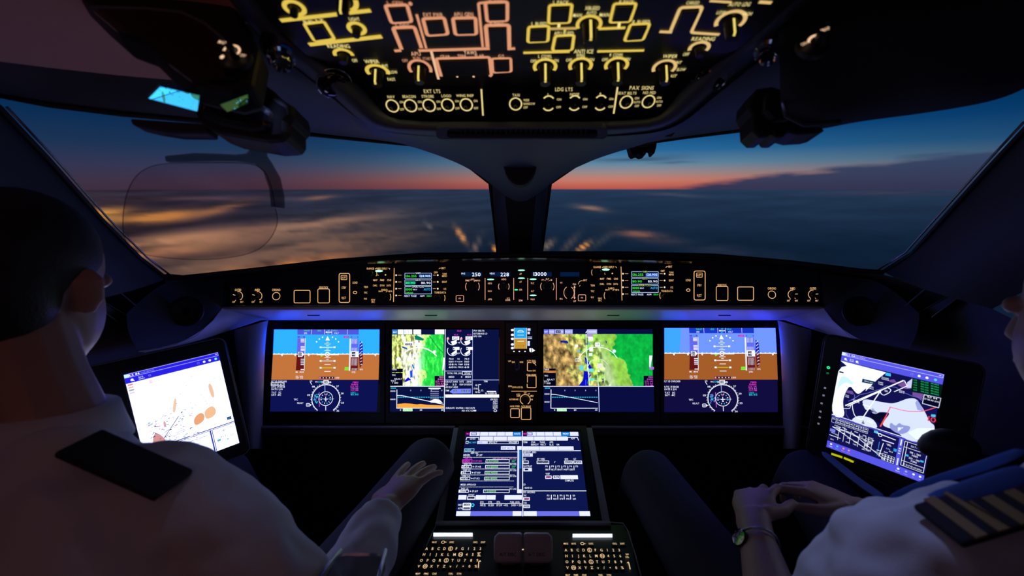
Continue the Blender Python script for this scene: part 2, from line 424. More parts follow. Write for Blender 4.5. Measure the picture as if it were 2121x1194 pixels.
# ---------- boards (the flat faces of the cockpit) ----------
Vm = cv(0, .9947, -.102)
Bm = Bd(PD(1083, 768, 1.318), RGT, Vm)                       # main instrument panel
Bg = Bd(PD(1083, 590, 1.235), RGT, Vm)                       # glareshield control panel
Bg.thin = .72; Bm.thin = .8
Bp = Bd(PD(965, 895, 1.239), RGT, cv(0, .5677, -.8232))      # pedestal display
Bk = Bd(PD(1083, 1087, 1.035), RGT, V3((0, -math.cos(R_(3)), -math.sin(R_(3)))))   # pedestal top
Bs = Bd(PD(1083, 210, .70), RGT, V3((0, math.cos(R_(48)), -math.sin(R_(48)))))     # overhead light switch strip
Bo = Bd(PD(1083, 172, .672), RGT, V3((0, math.cos(R_(22.9)), -math.sin(R_(22.9))))) # overhead panel
Btr = Bd(PD(1745, 729, 5.917*.165), cv(.59484, .14482, -.79069), cv(-.0812, .98829, .1292))
Btl = Bd(PD(256, 777, 5.555*.165), cv(.66747, -.17476, .72384), cv(.1693, .9837, .0601))
# windshield planes
def win_plane(s):
    a, b, c = PD(mx(s, 1030), 525, 1.42), PD(mx(s, 345), 577, 1.12), PD(mx(s, 0), 222, .72)
    n = (b-a).cross(c-a).normalized(); return a, n
WP = {s: win_plane(s) for s in (-1, 1)}
def onwin(s, px, py, d=0):
    a, n = WP[s]; r = ray(px, py); t = (a-CAM).dot(n)/r.dot(n); return CAM+r*(t+d)

# ---------- glass and surrounds ----------
LW = [(1015, 380), (975, 348), (920, 318), (850, 299), (760, 290), (620, 276), (500, 258), (250, 236), (100, 219), (0, 222), (-160, 190), (-160, 250), (0, 225), (100, 330), (210, 455), (290, 535), (345, 577), (400, 572), (530, 558), (690, 540), (870, 527), (1030, 525)]
LWo = [(1015, 380), (975, 348), (920, 318), (850, 299), (760, 290), (620, 276), (500, 258), (250, 236), (100, 217), (-40, 190)]
LWs = [(-40, 190), (0, 224), (100, 330), (210, 455), (290, 535), (345, 577)]
LWb = [(345, 577), (400, 572), (530, 558), (690, 540), (870, 527), (1030, 525)]
RWo = [(1140, 380), (1190, 345), (1250, 318), (1330, 297), (1420, 284), (1560, 267), (1680, 252), (1900, 225), (2060, 195), (2230, 150)]
RWs = [(2230, 150), (2135, 255), (2045, 352), (1955, 452), (1890, 525), (1830, 563)]
RWb = [(1830, 563), (1780, 560), (1640, 543), (1480, 529), (1290, 524), (1123, 523)]
for s, o_, s_, b_, nm in ((-1, LWo, LWs, LWb, 'window_1'), (1, RWo, RWs, RWb, 'window_2')):
    ol = o_+s_[1:]+b_[1:]
    vs = [onwin(s, *p) for p in ol]; n = V3(WP[s][1])
    if n.y < 0: n = -n
    k = len(vs); vs += [v+n*.012 for v in vs]
    mk(nm, vs, [tuple(range(k)), tuple(range(k, 2*k))]+[(i, (i+1) % k, k+(i+1) % k, k+i) for i in range(k)], 'window_glass', kind='structure')
    tube('trim_%d' % (1 if s < 0 else 2), [onwin(s, *p, -.012) for p in ol], .0045, 'rubber', n=8, closed=True, kind='structure')
    tube('trim_%d' % (3 if s < 0 else 4), [onwin(s, x+s*-14+(0), y-2, -.004) for x, y in s_[1:]], .0022, 'satin_metal', n=6, kind='structure')

# header above the windshields, running into the centre post
HT = [(520, 60, .60), (560, 100, .62), (635, 160, .645), (700, 212, .67), (742, 250, .695), (790, 274, .715), (860, 281, .73), (960, 285, .74), (1083, 286, .742)]
top_row = [PD(*p) for p in HT]+[PD(mx(1, x), y, t) for x, y, t in HT[:-1][::-1]]
LB = [(470, 255, 0), (560, 267, 0), (650, 279, 0), (740, 288, 0), (830, 297, 0), (915, 316, 0), (975, 348, 0), (1018, 383, 0)]
RB = [(1137, 383, 0), (1188, 346, 0), (1248, 319, 0), (1335, 297, 0), (1425, 284, 0), (1510, 274, 0), (1600, 262, 0), (1690, 250, 0)]
bot = [onwin(-1, x, y, -.02) for x, y, _ in LB]+[PD(1078, 440, 1.20)]+[onwin(1, x, y, -.02) for x, y, _ in RB]
def lerp(a, b, t): return a+(b-a)*t
bulge = DWN*.014 - FWD*.02
loft('wall_front', [top_row, [lerp(a, b, .12)+bulge*.6 for a, b in zip(top_row, bot)], [lerp(a, b, .4)+bulge for a, b in zip(top_row, bot)], [lerp(a, b, .75)+bulge*.5 for a, b in zip(top_row, bot)], [lerp(a, b, .93) for a, b in zip(top_row, bot)], bot, [p+V3((0, .05, .02)) for p in bot]], 'header_grey', kind='structure', sub=2)
# centre post with bevelled side facets
pr = []
for y, a, b, c, d, t in ((340, 1000, 1040, 1118, 1156, 1.12), (385, 1016, 1044, 1112, 1139, 1.16), (430, 1020, 1048, 1108, 1134, 1.2), (470, 1024, 1052, 1104, 1129, 1.25), (523, 1030, 1056, 1100, 1123, 1.30), (545, 1032, 1058, 1098, 1120, 1.32)):
    pr.append([PD(a, y, t+.10), PD(a+6, y, t+.035), PD(b, y, t), PD(c, y, t), PD(d-6, y, t+.035), PD(d, y, t+.10)])
vs = [p for r in pr for p in r]; fs = [(i*6+j, i*6+j+1, i*6+7+j, i*6+6+j) for i in range(5) for j in range(5)]
mk('trim_5', vs, fs, ['hood_black', 'header_grey'], kind='structure', midx=[1 if j in (1, 3) else 0 for i in range(5) for j in range(5)])

# side walls: pillar from the windshield edge to the side window, then down to the floor
for s, nm in ((-1, 'wall_left'), (1, 'wall_right')):
    WE = LWs if s < 0 else RWs
    Wp = [onwin(s, *p, -.006) for p in WE]
    Sp = [PD(mx(s, x), y, t) for x, y, t in ((-420, 330, .50), (-150, 480, .66), (0, 580, .784), (50, 606, .83), (88, 628, .86), (110, 640, .875))]
    o = loft(nm, [Wp]+[[lerp(a, b, q)+V3((-s*.03*math.sin(math.pi*q), 0, 0)) for a, b in zip(Wp, Sp)] for q in (.15, .5, .85)]+[Sp], 'wall_dark', kind='structure', sub=1)
    # below the side window
    X = .93
    sill = [V3((s*.80, 1.68, .96))]+[PD(mx(s, x), y, t) for x, y, t in ((345, 577, 1.14), (240, 605, 1.03), (110, 640, .875), (0, 697, .785), (-160, 790, .66), (-420, 940, .50))]
    sill[1] += V3((s*.004, .01, .010)); sill[2] += V3((s*.01, 0, .012))
    low = [V3((s*(X if p.y < 1.5 else .85), p.y, z)) for p, z in zip(sill, [.75]*7)]; low2 = [V3((s*(X-.02), p.y, 0)) for p in sill]
    sill[-1].y = low[-1].y = low2[-1].y = -.1
    mid = [lerp(a, b, .35)+V3((-s*.004, 0, 0)) for a, b in zip(sill, low)]
    bk = [sill[-1].copy(), ]
    loft('wall_left_lower' if s < 0 else 'wall_right_lower', [sill, mid, low, low2], 'wall_dark', kind='structure', sub=0)
    for rs_, q in ((sill, 0),):
        pass
    loft('wall_left_rear' if s < 0 else 'wall_right_rear', [[V3((s*.93, -.1, z)) for z in (0, .6, 1.2, 1.8)], [V3((s*.93, -.6, z)) for z in (0, .6, 1.2, 1.8)], [V3((s*.93, -1.05, z)) for z in (0, .6, 1.2, 1.8)]], 'wall_dark', kind='structure', sub=0)
    # ceiling beside the overhead panel
    A = [(610, 272), (500, 258), (400, 248), (250, 236), (100, 217), (-40, 190)] if s < 0 else [(1560, 268), (1680, 253), (1780, 240), (1930, 219), (2060, 195), (2230, 150)]
    ra = [onwin(s, *p, -.01) for p in A]
    rb = [PD(mx(s, x), y, t) for x, y, t in ((600, 190, .72), (500, 178, .74), (400, 172, .74), (250, 160, .72), (100, 140, .68), (-60, 120, .62))]
    rc = [PD(mx(s, x), y, t) for x, y, t in ((560, 90, .635), (480, 75, .64), (380, 66, .64), (240, 62, .62), (100, 58, .60), (-80, 50, .56))]
    rd = [PD(mx(s, x), y, t) for x, y, t in ((480, -30, .545), (400, -50, .54), (300, -70, .53), (200, -90, .52), (50, -110, .5), (-160, -120, .47))]
    re = [V3((s*x, .0, 1.74)) for x in (.32, .4, .48, .56, .66, .82)]; rf = [V3((s*x, -1.05, 1.76)) for x in (.32, .4, .48, .56, .66, .82)]
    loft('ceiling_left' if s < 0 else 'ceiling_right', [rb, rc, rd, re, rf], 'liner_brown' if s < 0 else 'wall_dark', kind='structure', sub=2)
    loft('wall_left_header' if s < 0 else 'wall_right_header', [ra, [lerp(a, b, .5)+DWN*.008 for a, b in zip(ra, rb)], rb, [p+V3((0, -.02, .015)) for p in rb]], 'wall_dark', kind='structure', sub=2)
    # upper side, over the side window
    ua = [r_[-1] for r_ in (ra, rb, rc, rd, re, rf)]; ub = [Sp[0]+V3((0, 0, 0)), Sp[0], Sp[0], V3((s*.86, .15, 1.5)), V3((s*.92, -.1, 1.5)), V3((s*.93, -1.05, 1.5))]
    loft('ceiling_left_edge' if s < 0 else 'ceiling_right_edge', [ua, ub], 'wall_dark', kind='structure', sub=0)
    # side window glass
    sw = [PD(mx(s, x), y, t) for x, y, t in ((112, 641, .877), (0, 699, .787), (-420, 942, .50), (-420, 328, .50), (-150, 478, .66), (0, 579, .786), (50, 605, .832))]
    mk('window_3' if s < 0 else 'window_4', sw, [tuple(range(7))], 'window_glass', kind='structure')
box('floor', (0, .3, -.02), (1.1, 0, 0), (0, 1.5, 0), (0, 0, .02), 'floor_carpet', kind='structure')
box('wall_back', (0, -1.07, .9), (1.1, 0, 0), (0, .02, 0), (0, 0, .92), 'wall_dark', kind='structure')
box('ceiling', (0, -.5, 1.80), (.95, 0, 0), (0, .65, 0), (0, 0, .02), 'wall_dark', kind='structure')
box('wall_front_lower', (0, 1.66, .485), (1.0, 0, 0), (0, .02, 0), (0, 0, .485), 'wall_dark', kind='structure')
# ---------- glareshield ----------
TAN = (255, 196, 128); TANK = 1.0
gs = thing('glareshield', 'long black padded glareshield with a pale curved lip under the windshields', 'glareshield', PD(1083, 600, 1.26))
face = [(470, 636), (470, 572), (530, 559), (690, 542), (870, 530), (1083, 526), (1290, 527), (1480, 532), (1640, 546), (1700, 558), (1700, 636)]
prism('control_panel_face', Bg, face, -.05, 0, 'panel_black', gs)
# padded hood running forward to the windshields
tp = [(340, 578, 1.13), (400, 572, 1.20), (470, 565, 1.238), (530, 558, 1.238), (690, 540, 1.236), (870, 527, 1.236), (1083, 523, 1.236), (1290, 524, 1.236), (1480, 529, 1.236), (1640, 543, 1.236), (1700, 553, 1.236), (1770, 562, 1.2), (1832, 564, 1.13)]
r0 = [PD(x, y+8, t-.012) for x, y, t in tp]; r1 = [PD(x, y, t-.012) for x, y, t in tp]; r2 = [PD(x, y-1, t+.03) for x, y, t in tp]
r3 = [V3((p.x*1.0, min(p.y+.28-.30*abs(p.x), 1.62), p.z-.055)) for p in r2]
loft('hood', [[p+FWD*.03+DWN*.002 for p in r0], r0, r1, r2, r3], 'hood_black', gs, sub=1)
xs = [735, 800, 900, 1000, 1083, 1180, 1280, 1380, 1430]
vs = []
for x in xs:
    y0 = 536 + abs(x-1083)*.022
    vs += [Bg.P(x, y0, .0135), Bg.P(x, y0+5.5, .002), Bg.P(x, y0+5.5, 0), Bg.P(x, y0, 0)]
mk('brow_reflector', vs, [(i*4+j, i*4+(j+1) % 4, i*4+4+(j+1) % 4, i*4+4+j) for i in range(len(xs)-1) for j in range(4)], 'gloss_strip', gs)  # glossy strip added and tilted to mirror the green annunciators
# pale lip under the control panel, undercut so that the displays light it
lipx = [462, 480, 560, 700, 900, 1083, 1260, 1460, 1600, 1690, 1712]
loft('lip', [[Bg.P(x, 635.5, -.01) for x in lipx], [Bg.P(x, 635.5, .012) for x in lipx], [Bg.P(x, 641, .014) for x in lipx], [PD(x if x > 500 and x < 1650 else (x+12 if x < 500 else x-12), 661, 1.30) for x in lipx], [PD(x, 664, 1.318) for x in lipx]], 'lip_grey', gs, sub=1)
tube('lip_trim', [Bg.P(x, 634.5, .013) for x in lipx[1:-1]], .0012, 'satin_metal', gs, n=6)
for s in (-1, 1):
    top = [PD(mx(s, x), y, t) for x, y, t in ((470, 566, 1.238), (405, 573, 1.20), (348, 580, 1.14), (302, 612, 1.06), (262, 650, 1.0))]
    bt = [PD(mx(s, x), y, t) for x, y, t in ((461, 637, 1.222), (441, 664, 1.19), (404, 697, 1.15), (350, 719, 1.08), (285, 727, 1.0))]
    inn = [PD(mx(s, x), y, t) for x, y, t in ((548, 661, 1.302), (520, 671, 1.30), (460, 690, 1.255), (395, 712, 1.17), (300, 731, 1.03))]
    mids = [lerp(a, b, .5)+V3((0, -.012, .004)) for a, b in zip(top, bt)]
    loft('side_wing', [top, mids, bt], 'wall_dark', gs, sub=2)
    loft('wing_lip', [bt, [lerp(a, b, .12)+DWN*.003 for a, b in zip(bt, inn)], [lerp(a, b, .6) for a, b in zip(bt, inn)], inn], 'lip_grey', gs, sub=2)
    tube('wing_edge', bt, .0014, 'pillar_grey', gs, n=6)
    c = PD(mx(s, 387), 645, 1.125); ax = (CAM-c).normalized()+V3((-s*-.25, 0, 0))
    sp_k = thing('loudspeaker', ('round black loudspeaker grille in the glareshield wing on the left' if s < 0 else 'round black loudspeaker grille in the glareshield wing on the right'), 'loudspeaker', c, 'loudspeakers in the glareshield wings')
    lathe('grille', c-ax*.006, ax, [(.034, 0), (.034, .008), (.030, .012), (.029, .009), (.010, .010), (.001, .010)], 'hood_black', sp_k, n=32)
    lathe('rim', c-ax*.006, ax, [(.0335, .004), (.036, .004), (.037, .008), (.035, .011), (.0335, .010)], 'rubber', sp_k, n=32)
# slots in the lip
for x in (650, 893, 1270, 1500):
    a = PD(x, 652, 1.268); box('lip_slot', a, (.017, 0, 0), cv(0, .9, .5)*.0022, cv(0, -.5, .9)*.003, 'rubber', gs)

def leg(d, name, parent): return d.build(name, parent, mats=('backlit_legend',))
def knob(B, px, py, r, h, parent, name='rotary_knob', mark=None, m='knob_black', markc=(255, 235, 190), z=0):
    """r in px; mark = direction in degrees of a lit line on the cap (0 right, 90 up)"""
    su, sv = B.scale(px, py); rm = r*su; c = B.P(px, py, z)
    vs, fs = ringv(c, B.N, [(rm*1.12, 0), (rm*1.12, h*.18), (rm, h*.22), (rm*.94, h*.9), (rm*.8, h), (rm*.2, h)], 20, B.U)
    k = mk(name, vs, fs, m, parent, smooth=True)
    if mark is not None:
        u, v = B.L(px, py); d = Dr(B, base=h+z+.0004)
        a = R_(mark); d.stroke([(u+rm*.1*math.cos(a), v-rm*.1*math.sin(a)), (u+rm*.95*math.cos(a), v-rm*.95*math.sin(a))], rm*.16, markc, uv=True)
        d.build('pointer_line', k, mats=('backlit_legend',)) if False else leg(d, 'pointer_line', k)
    return k
def button(B, x0, y0, x1, y1, parent, name='push_button', h=.003, m='key_black', z=0):
    return prism(name, B, [(x0, y0), (x1, y0), (x1, y1), (x0, y1)], z, z+h, m, parent, bevel=.0008)

# outboard control strips
def outboard(s):
    nm = 'left' if s < 0 else 'right'
    o = thing('lighting_control_panel', 'black strip with two dimmer knobs, chrono button and sidestick switch, %s end of the glareshield' % nm, 'control panel', Bg.P(mx(s, 570), 605))
    prism('faceplate', Bg, [(mx(s, x), y) for x, y in ((474, 633), (474, 582), (560, 570), (690, 552), (690, 633))], 0, .0015, 'panel_black', o)
    d = Dr(Bg, base=.0022); off = 0 if s < 0 else 4; Y = 0 if s < 0 else -5
    ps = ((494, 535), (532, 578)) if False else None
    if s < 0:
        kx = (494, 534); dirn = 1; lab = ('OUTBD', 'INBD'); cx, bx, sx_ = 573, 626, 671
    else:
        kx = (1683, 1641); lab = ('OUTBD', 'INBD'); cx, bx, sx_ = 1598, 1543, 1495
    for x, t in zip(kx, lab):
        d.text(t, x, 601+Y*.6, 4.6, TAN, w=13 if t == 'OUTBD' else 10)
        if s < 0: d.arc(x, 614, 9.5, 1.5, TAN, -55, 100)
        else: d.arc(x, 611, 9.5, 1.5, TAN, 80, 235)
        d.text('OFF', x-9, 626+Y*.5, 3.4, TAN, w=6); d.text('BRT', x+8, 626+Y*.5, 3.4, TAN, w=6)
        d.stroke([(x-6, 624+Y*.5), (x-4.5, 622+Y*.5)], 1, TAN); d.stroke([(x+6, 622+Y*.5), (x+4, 620+Y*.5)], 1, TAN)
    d.text('CHRONO', cx, 601+Y*.6, 4.6, TAN, w=17); d.arc(cx, 614+Y*.6, 7.7, 1.5, TAN)
    d.box(bx-16, 602+Y*1.4, bx+17, 628+Y*1.1, 1.8, TAN, r=3)
    d.text('SIDESTICK', sx_, 596+Y, 4, TAN, w=19); d.box(sx_-12, 599+Y, sx_+12, 628+Y, 1.6, TAN, r=3)
    leg(d, 'legend', o)
    for x in kx: knob(Bg, x, 613+Y*.5, 6, .012, o, 'dimmer_knob', mark=165 if s < 0 else 2)
    knob(Bg, cx, 614+Y*.6, 6, .003, o, 'chrono_button')
    button(Bg, bx-13, 606+Y*1.3, bx+14, 625+Y*1.1, o, 'annunciator_button'); button(Bg, sx_-8, 603+Y, sx_+8, 624+Y, o, 'sidestick_button')
outboard(-1); outboard(1)
# reversion selector
def reversion(s):
    x0, X = (713, 1) if s < 0 else (1448, -1)
    o = thing('reversion_panel', 'panel with tall lit frame reading ACPT, STBY and RJCT, %s half of the glareshield' % ('left' if s < 0 else 'right'), 'control panel', Bg.P(x0, 598))
    prism('faceplate', Bg, [(x0-14, 633), (x0-14, 562), (x0+(34 if s < 0 else 14), 562), (x0+(34 if s < 0 else 14), 633)] if s < 0 else [(x0-34, 633), (x0-34, 556), (x0+14, 556), (x0+14, 633)], 0, .0015, 'panel_black', o)
    d = Dr(Bg, base=.0022); Y = 0 if s < 0 else -5
    d.box(x0-11+(1 if s < 0 else 0), 567+Y, x0+12, 627+Y, 1.9, TAN, r=4)
    d.box(x0-6, 571+Y, x0+6, 580+Y, 1.2, TAN, r=1.5); d.text('ACPT', x0, 575.5+Y, 4.6, TAN, w=9)
    d.text('STBY', x0, 596.5+Y, 4.6, TAN, w=9); d.text('RJCT', x0, 617.5+Y, 4.6, TAN, w=9)
    d.text('LOAD', x0+23*X, 586+Y, 4.4, TAN, w=10); d.arc(x0+23*X, 606.5+Y, 3.6, 1.6, TAN, ry=2.6)
    leg(d, 'legend', o)
    for y in (575.5, 596.5, 617.5): button(Bg, x0-7.5, y-6+Y, x0+7.5, y+6+Y, o, h=.0019)
    button(Bg, x0+23*X-7, 580+Y, x0+23*X+7, 592+Y, o, h=.0019); button(Bg, x0+23*X-7, 600+Y, x0+23*X+7, 612+Y, o, h=.0019)
reversion(-1); reversion(1)
GRN = (140, 255, 190)
# display control panel + tuning panel
def display_ctl(s):
    a = 0 if s < 0 else 469; Y = 0 if s < 0 else -3
    nm = 'left' if s < 0 else 'right'
    o = thing('display_control_panel', 'black panel of lit keys marked MAP, CHKL and BARO beside the %s tuning display' % nm, 'control panel', Bg.P(790+a, 590))
    prism('faceplate', Bg, [(750+a, 632), (750+a, 545), (812+a, 545), (812+a, 632)], 0, .0015, 'panel_black', o)
    d = Dr(Bg, base=.0022)
    d.text('RANGE', 768+a, 557+Y, 4.2, TAN, w=15); d.text('INBD DSPLY', 792+a, 557+Y, 4.2, TAN, w=22)
    d.stroke([(779+a, 559+Y), (778+a, 557+Y), (781+a, 556+Y)], 1, TAN); d.stroke([(805+a, 556+Y), (808+a, 557+Y), (807+a, 559+Y)], 1, TAN)
    d.disc(785.5+a, 562+Y, 8, GRN, ry=2.1, k=2.5)
    d.arc(773+a, 568+Y, 8, 1.2, TAN, -35, 30) if s < 0 else d.arc(768+a, 568+Y, 12, 1.2, TAN, 150, 210)
    d.text('L', 784+a, 570+Y, 3.5, TAN); d.disc(799+a, 570+Y, 1.5, TAN)
    for i, (t, x) in enumerate((('MAP', 778), ('FMS', 792), ('CNS', 806.5))): d.text(t, x+a, 581+Y, 3.8, TAN, w=8.5)
    for i, (t, x) in enumerate((('CHKL', 777.5), ('SYN', 792), ('DATA', 806))): d.text(t, x+a, 592+Y, 3.8, TAN, w=9)
    d.text('TERR', 758.5+a, 595+Y, 3.8, TAN, w=9); d.text('TFC', 758+a, 607+Y, 3.8, TAN, w=7); d.text('WX', 757.5+a, 619.5+Y, 3.8, TAN, w=6)
    d.text('BARO', 797+a, 601+Y, 4.2, TAN, w=12); d.text('IN', 787+a, 604+Y, 3.4, TAN, w=4); d.text('HPA', 809+a, 604+Y, 3.6, TAN, w=8)
    d.stroke([(790+a, 603.5+Y), (793+a, 605+Y)], 1, TAN); d.stroke([(800+a, 606+Y), (802+a, 603.5+Y), (804+a, 603.5+Y)], 1, TAN)
    d.text('NAV', 773.5+a, 621.5+Y, 3.6, TAN, w=8); d.text('SRC', 773.5+a, 626+Y, 3.6, TAN, w=7)
    if s < 0: d.arc(796+a, 616, 14, 1.5, TAN, -28, 28)
    else: d.arc(796+a, 616+Y, 14, 1.5, TAN, 150, 210)
    leg(d, 'legend', o)
    knob(Bg, 769+a, 568+Y, 6, .014, o, 'range_knob'); knob(Bg, 793+a if s < 0 else 799+a, 616+Y, 9, .016, o, 'baro_knob')
    for x in (778, 792, 806):
        for y in (581, 592): button(Bg, x+a-5.5, y-4+Y, x+a+5.5, y+4+Y, o, h=.0019)
    for y in (595, 607, 619.5): button(Bg, 752.5+a, y-4.5+Y, 764+a, y+4.5+Y, o, h=.0019)
    # tuning panel
    o = thing('tuning_control_panel', 'small lit tuning display with boxed frequencies on the %s half of the glareshield' % nm, 'tuning panel', Bg.P(870+a, 590))
    prism('faceplate', Bg, [(812.6+a, 632), (812.6+a, 545), (928+a, 545), (928+a, 632)], 0, .0015, 'panel_black', o)
    d = Dr(Bg, base=.0022)
    d.stroke([(817+a, 556+Y), (815.5+a if s < 0 else 819+a, 626+Y)], 1.7, TAN)
    for i in range(4):
        y = 570.6+i*14+Y; d.disc(821+a, y, 1.7, (255, 225, 190)); d.stroke([(825+a, y), (832+a, y)], 1, TAN)
        if i < 3: d.stroke([(897+a, y), (903+a, y)], 1, TAN); d.disc(907+a, y, 1.7, (255, 225, 190))
    d.text('BRT', 919+a, 556+Y, 4.2, TAN, w=8); d.text('OFF', 903+a, 565+Y, 4, TAN, w=8)
    d.stroke([(909+a, 557.5+Y), (911+a, 556+Y), (914+a, 556+Y)], 1, TAN)
    if s > 0: d.stroke([(906+a, 561), (908+a, 556), (912+a, 553)], 1.2, TAN)
    d.text('TUNE', 921+a, 568+Y, 3.4, TAN, w=9); d.text('MENU', 921+a, 572.5+Y, 3.4, TAN, w=10); d.text('IDENT', 921+a, 584.5+Y, 3.8, TAN, w=10)
    d.text('1/2', 922+a, 599+Y, 3.8, TAN, w=5); d.text('TUNE/DATA', 912+a, 606.5+Y, 4.2, TAN, w=24)
    if s < 0: d.arc(906, 618, 16, 1.6, TAN, -20, 22)
    else: d.arc(912+a, 616+Y, 15, 1.6, TAN, 155, 205)
    leg(d, 'legend', o)
    knob(Bg, 907+a, 619+Y, 7.5, .018, o, 'tune_knob'); knob(Bg, 908+a, 561+Y, 3, .008, o, 'brightness_knob')
    for i in range(4):
        button(Bg, 817.8+a+(1.5 if s > 0 else 0), 567.6+i*14+Y, 824+a, 573.6+i*14+Y, o, 'line_key', h=.0012)
        if i < 3: button(Bg, 904+a, 567.6+i*14+Y, 910.5+a, 573.6+i*14+Y, o, 'line_key', h=.0012)
    d = Dr(Bg, base=.002); d.fine = False; d.rect(836+a, 564+Y, 896+a, 617+Y, (2, 4, 24), 1); d.fine = True; d.l(1)
    WB = (190, 215, 255)
    d.box(839+a, 566.5+Y, 894+a, 578+Y, 1, WB); d.box(839+a, 580.5+Y, 894+a, 592+Y, 1, WB); d.box(839+a, 594.5+Y, 894+a, 609.5+Y, 1, WB)
    d.rect(868+a, 569.6+Y, 893+a, 574.8+Y, (20, 95, 190)) if s < 0 else d.rect(868+a, 569.6+Y, 893+a, 576.8+Y, (30, 90, 200))
    if s < 0: d.rect(840.5+a, 583.5, 861+a, 589.5, (0, 140, 120))
    for t, y in (('VHF1', 566.5), ('NAV1', 580.8), ('XPDR/TCAS', 594.6)):
        ww = 10 if len(t) < 5 else 24; d.l(1.6); d.rect(866+a-ww/2-1, y-2+Y, 866+a+ww/2+1, y+2+Y, (2, 4, 24)); d.l(2.2); d.text(t, 866+a, y+Y, 3.4, (230, 240, 255) if s < 0 else (210, 235, 120), w=ww)
    G2 = (60, 255, 60)
    d.l(2.5); d.text('136.255', 841+a, 572.5+Y, 4.6, G2, 'l', w=22); d.text('128.905', 892+a, 572.5+Y, 4.6, (220, 240, 255), 'r', w=22)
    d.text('110.90', 841+a, 586.5+Y, 4.6, G2 if s > 0 else (60, 255, 120), 'l', w=19); d.text('110.90', 892+a, 586.5+Y, 4.6, (235, 240, 255), 'r', w=19)
    d.text('1000', 841+a, 600+Y, 4.6, G2, 'l', w=13); d.text('RPLY', 856+a, 600.5+Y, 2.8, (230, 240, 255), 'l', w=8.5); d.text('AUTO', 892+a, 600+Y, 4.8, (60, 190, 255), 'r', w=14)
    d.text('SWR2430', 841+a, 607+Y, 2.8, G2, 'l', w=15)
    d.text('NEXT PAGE', 838+a, 613.5+Y, 4, (215, 225, 255), 'l', w=25); d.text('ADF1', 875+a, 613.5+Y, 3, (235, 240, 255), w=9); d.text('320.0', 889+a, 613.5+Y, 3, G2, w=10)
    d.build('screen', o)
display_ctl(-1); display_ctl(1)
# flight guidance panel in the middle
PK = (255, 190, 150)
o = thing('flight_guidance_panel', 'central black autopilot panel showing 250, 228 and 13000 in white digits', 'autopilot panel', Bg.P(1075, 590))
prism('faceplate', Bg, [(929, 632), (929, 545), (1218, 545), (1218, 632)], 0, .0015, 'panel_black', o)
d = Dr(Bg, base=.0022); G = zM(Bg, 920, 520, .17916); d.M = G
for x in (474, 804, 966, 1296): d.stroke([(x, 316), (x, 568)], 8, PK)
for x, y, t, w in ((330, 332, 'SPD', 40), (270, 344, 'FMS', 46), (388, 344, 'MAN', 52), (690, 330, 'HDG', 52), (1192, 326, 'ALT', 38), (1140, 340, 'FT', 24), (1238, 340, 'M', 16), (530, 377, 'HDG', 44), (530, 467, 'NAV', 44), (530, 562, 'APPR', 48), (884, 268, 'AP', 26), (884, 360, 'AT', 26), (884, 451, 'XFR', 36), (884, 575, 'EDM', 40), (1022, 375, 'FLC', 36), (1022, 467, 'ALT', 36), (1022, 562, 'VNAV', 48), (742, 551, '1/2', 32), (738, 570, 'BANK', 56), (1352, 369, 'VS', 26), (1352, 557, 'FPA', 32), (1505, 387, 'DN', 36), (1508, 583, 'UP', 32), (1630, 342, 'BRT', 42)):
    d.text(t, x, y, 20, PK, w=w)
for x, y in ((182, 552), (1592, 543)): d.box(x-43, y-34, x+44, y+36, 7, PK, r=12); d.text('FD', x, y, 16, PK, w=24)
for x, r in ((328, 80), (690, 62), (1192, 78)):
    yy = 414; d.arc(x, yy, r, 8, PK, -32, 32); d.arc(x, yy, r, 8, PK, 148, 212)
d.arc(1445, 485, 62, 8, PK, 118, 242, ry=75); d.arc(1440, 485, 62, 8, PK, -62, 62, ry=75)
d.stroke([(1506, 410), (1506, 550)], 8, PK); d.poly([(1494, 428), (1506, 400), (1518, 428)], PK); d.poly([(1494, 538), (1506, 562), (1518, 538)], PK)
d.arc(1590, 385, 38, 7, PK, 70, 185); d.stroke([(1560, 412), (1572, 398)], 6, PK)
d.stroke([(300, 334), (308, 342)], 6, PK); d.stroke([(348, 358), (352, 344), (362, 342)], 6, PK); d.stroke([(1160, 338), (1170, 350)], 6, PK); d.stroke([(1208, 352), (1220, 342)], 6, PK)
for x, y in ((538, 332), (893, 226), (893, 318), (1028, 329), (1028, 516)): d.disc(x, y, 40, GRN, ry=8, k=2.2)
d.disc(832, 451, 20, (60, 240, 160), ry=9, k=1.2); d.poly([(845, 441), (856, 451), (845, 461)], (60, 240, 160))
leg(d, 'legend', o)
d = Dr(Bg, base=.0021, M=G)
for x0, x1 in ((205, 440), (530, 765), (1015, 1245), (1340, 1562)): d.rect(x0, 247, x1, 297, (4, 26, 62))
d.l(1); WH = (225, 235, 255)
d.text('IAS', 222, 263, 20, WH, w=44); d.text('250', 372, 274, 42, WH, w=98, k=1.3); d.text('HDG', 556, 263, 20, WH, w=54); d.text('228', 700, 274, 42, WH, w=96, k=1.3); d.text('13000', 1108, 269, 42, WH, w=148, k=1.3)
d.build('digit_windows', o)
for x, r, h in ((328, 52, .016), (690, 40, .016), (1192, 50, .018), (1436, 40, .012)):
    knob(Bg, 920+x*.17916, 520+(414 if x != 1436 else 485)*.17916, r*.17916, h, o, 'selector_knob')
for x, ys in ((530, (345, 440, 535)), (890, (243, 335, 440, 560)), (1025, (348, 440, 535)), (1352, (350, 540))):
    for y in ys: px, py = 920+x*.17916, 520+(y+14)*.17916; button(Bg, px-7, py-6.5, px+7, py+4.5, o, 'mode_button', h=.0017)

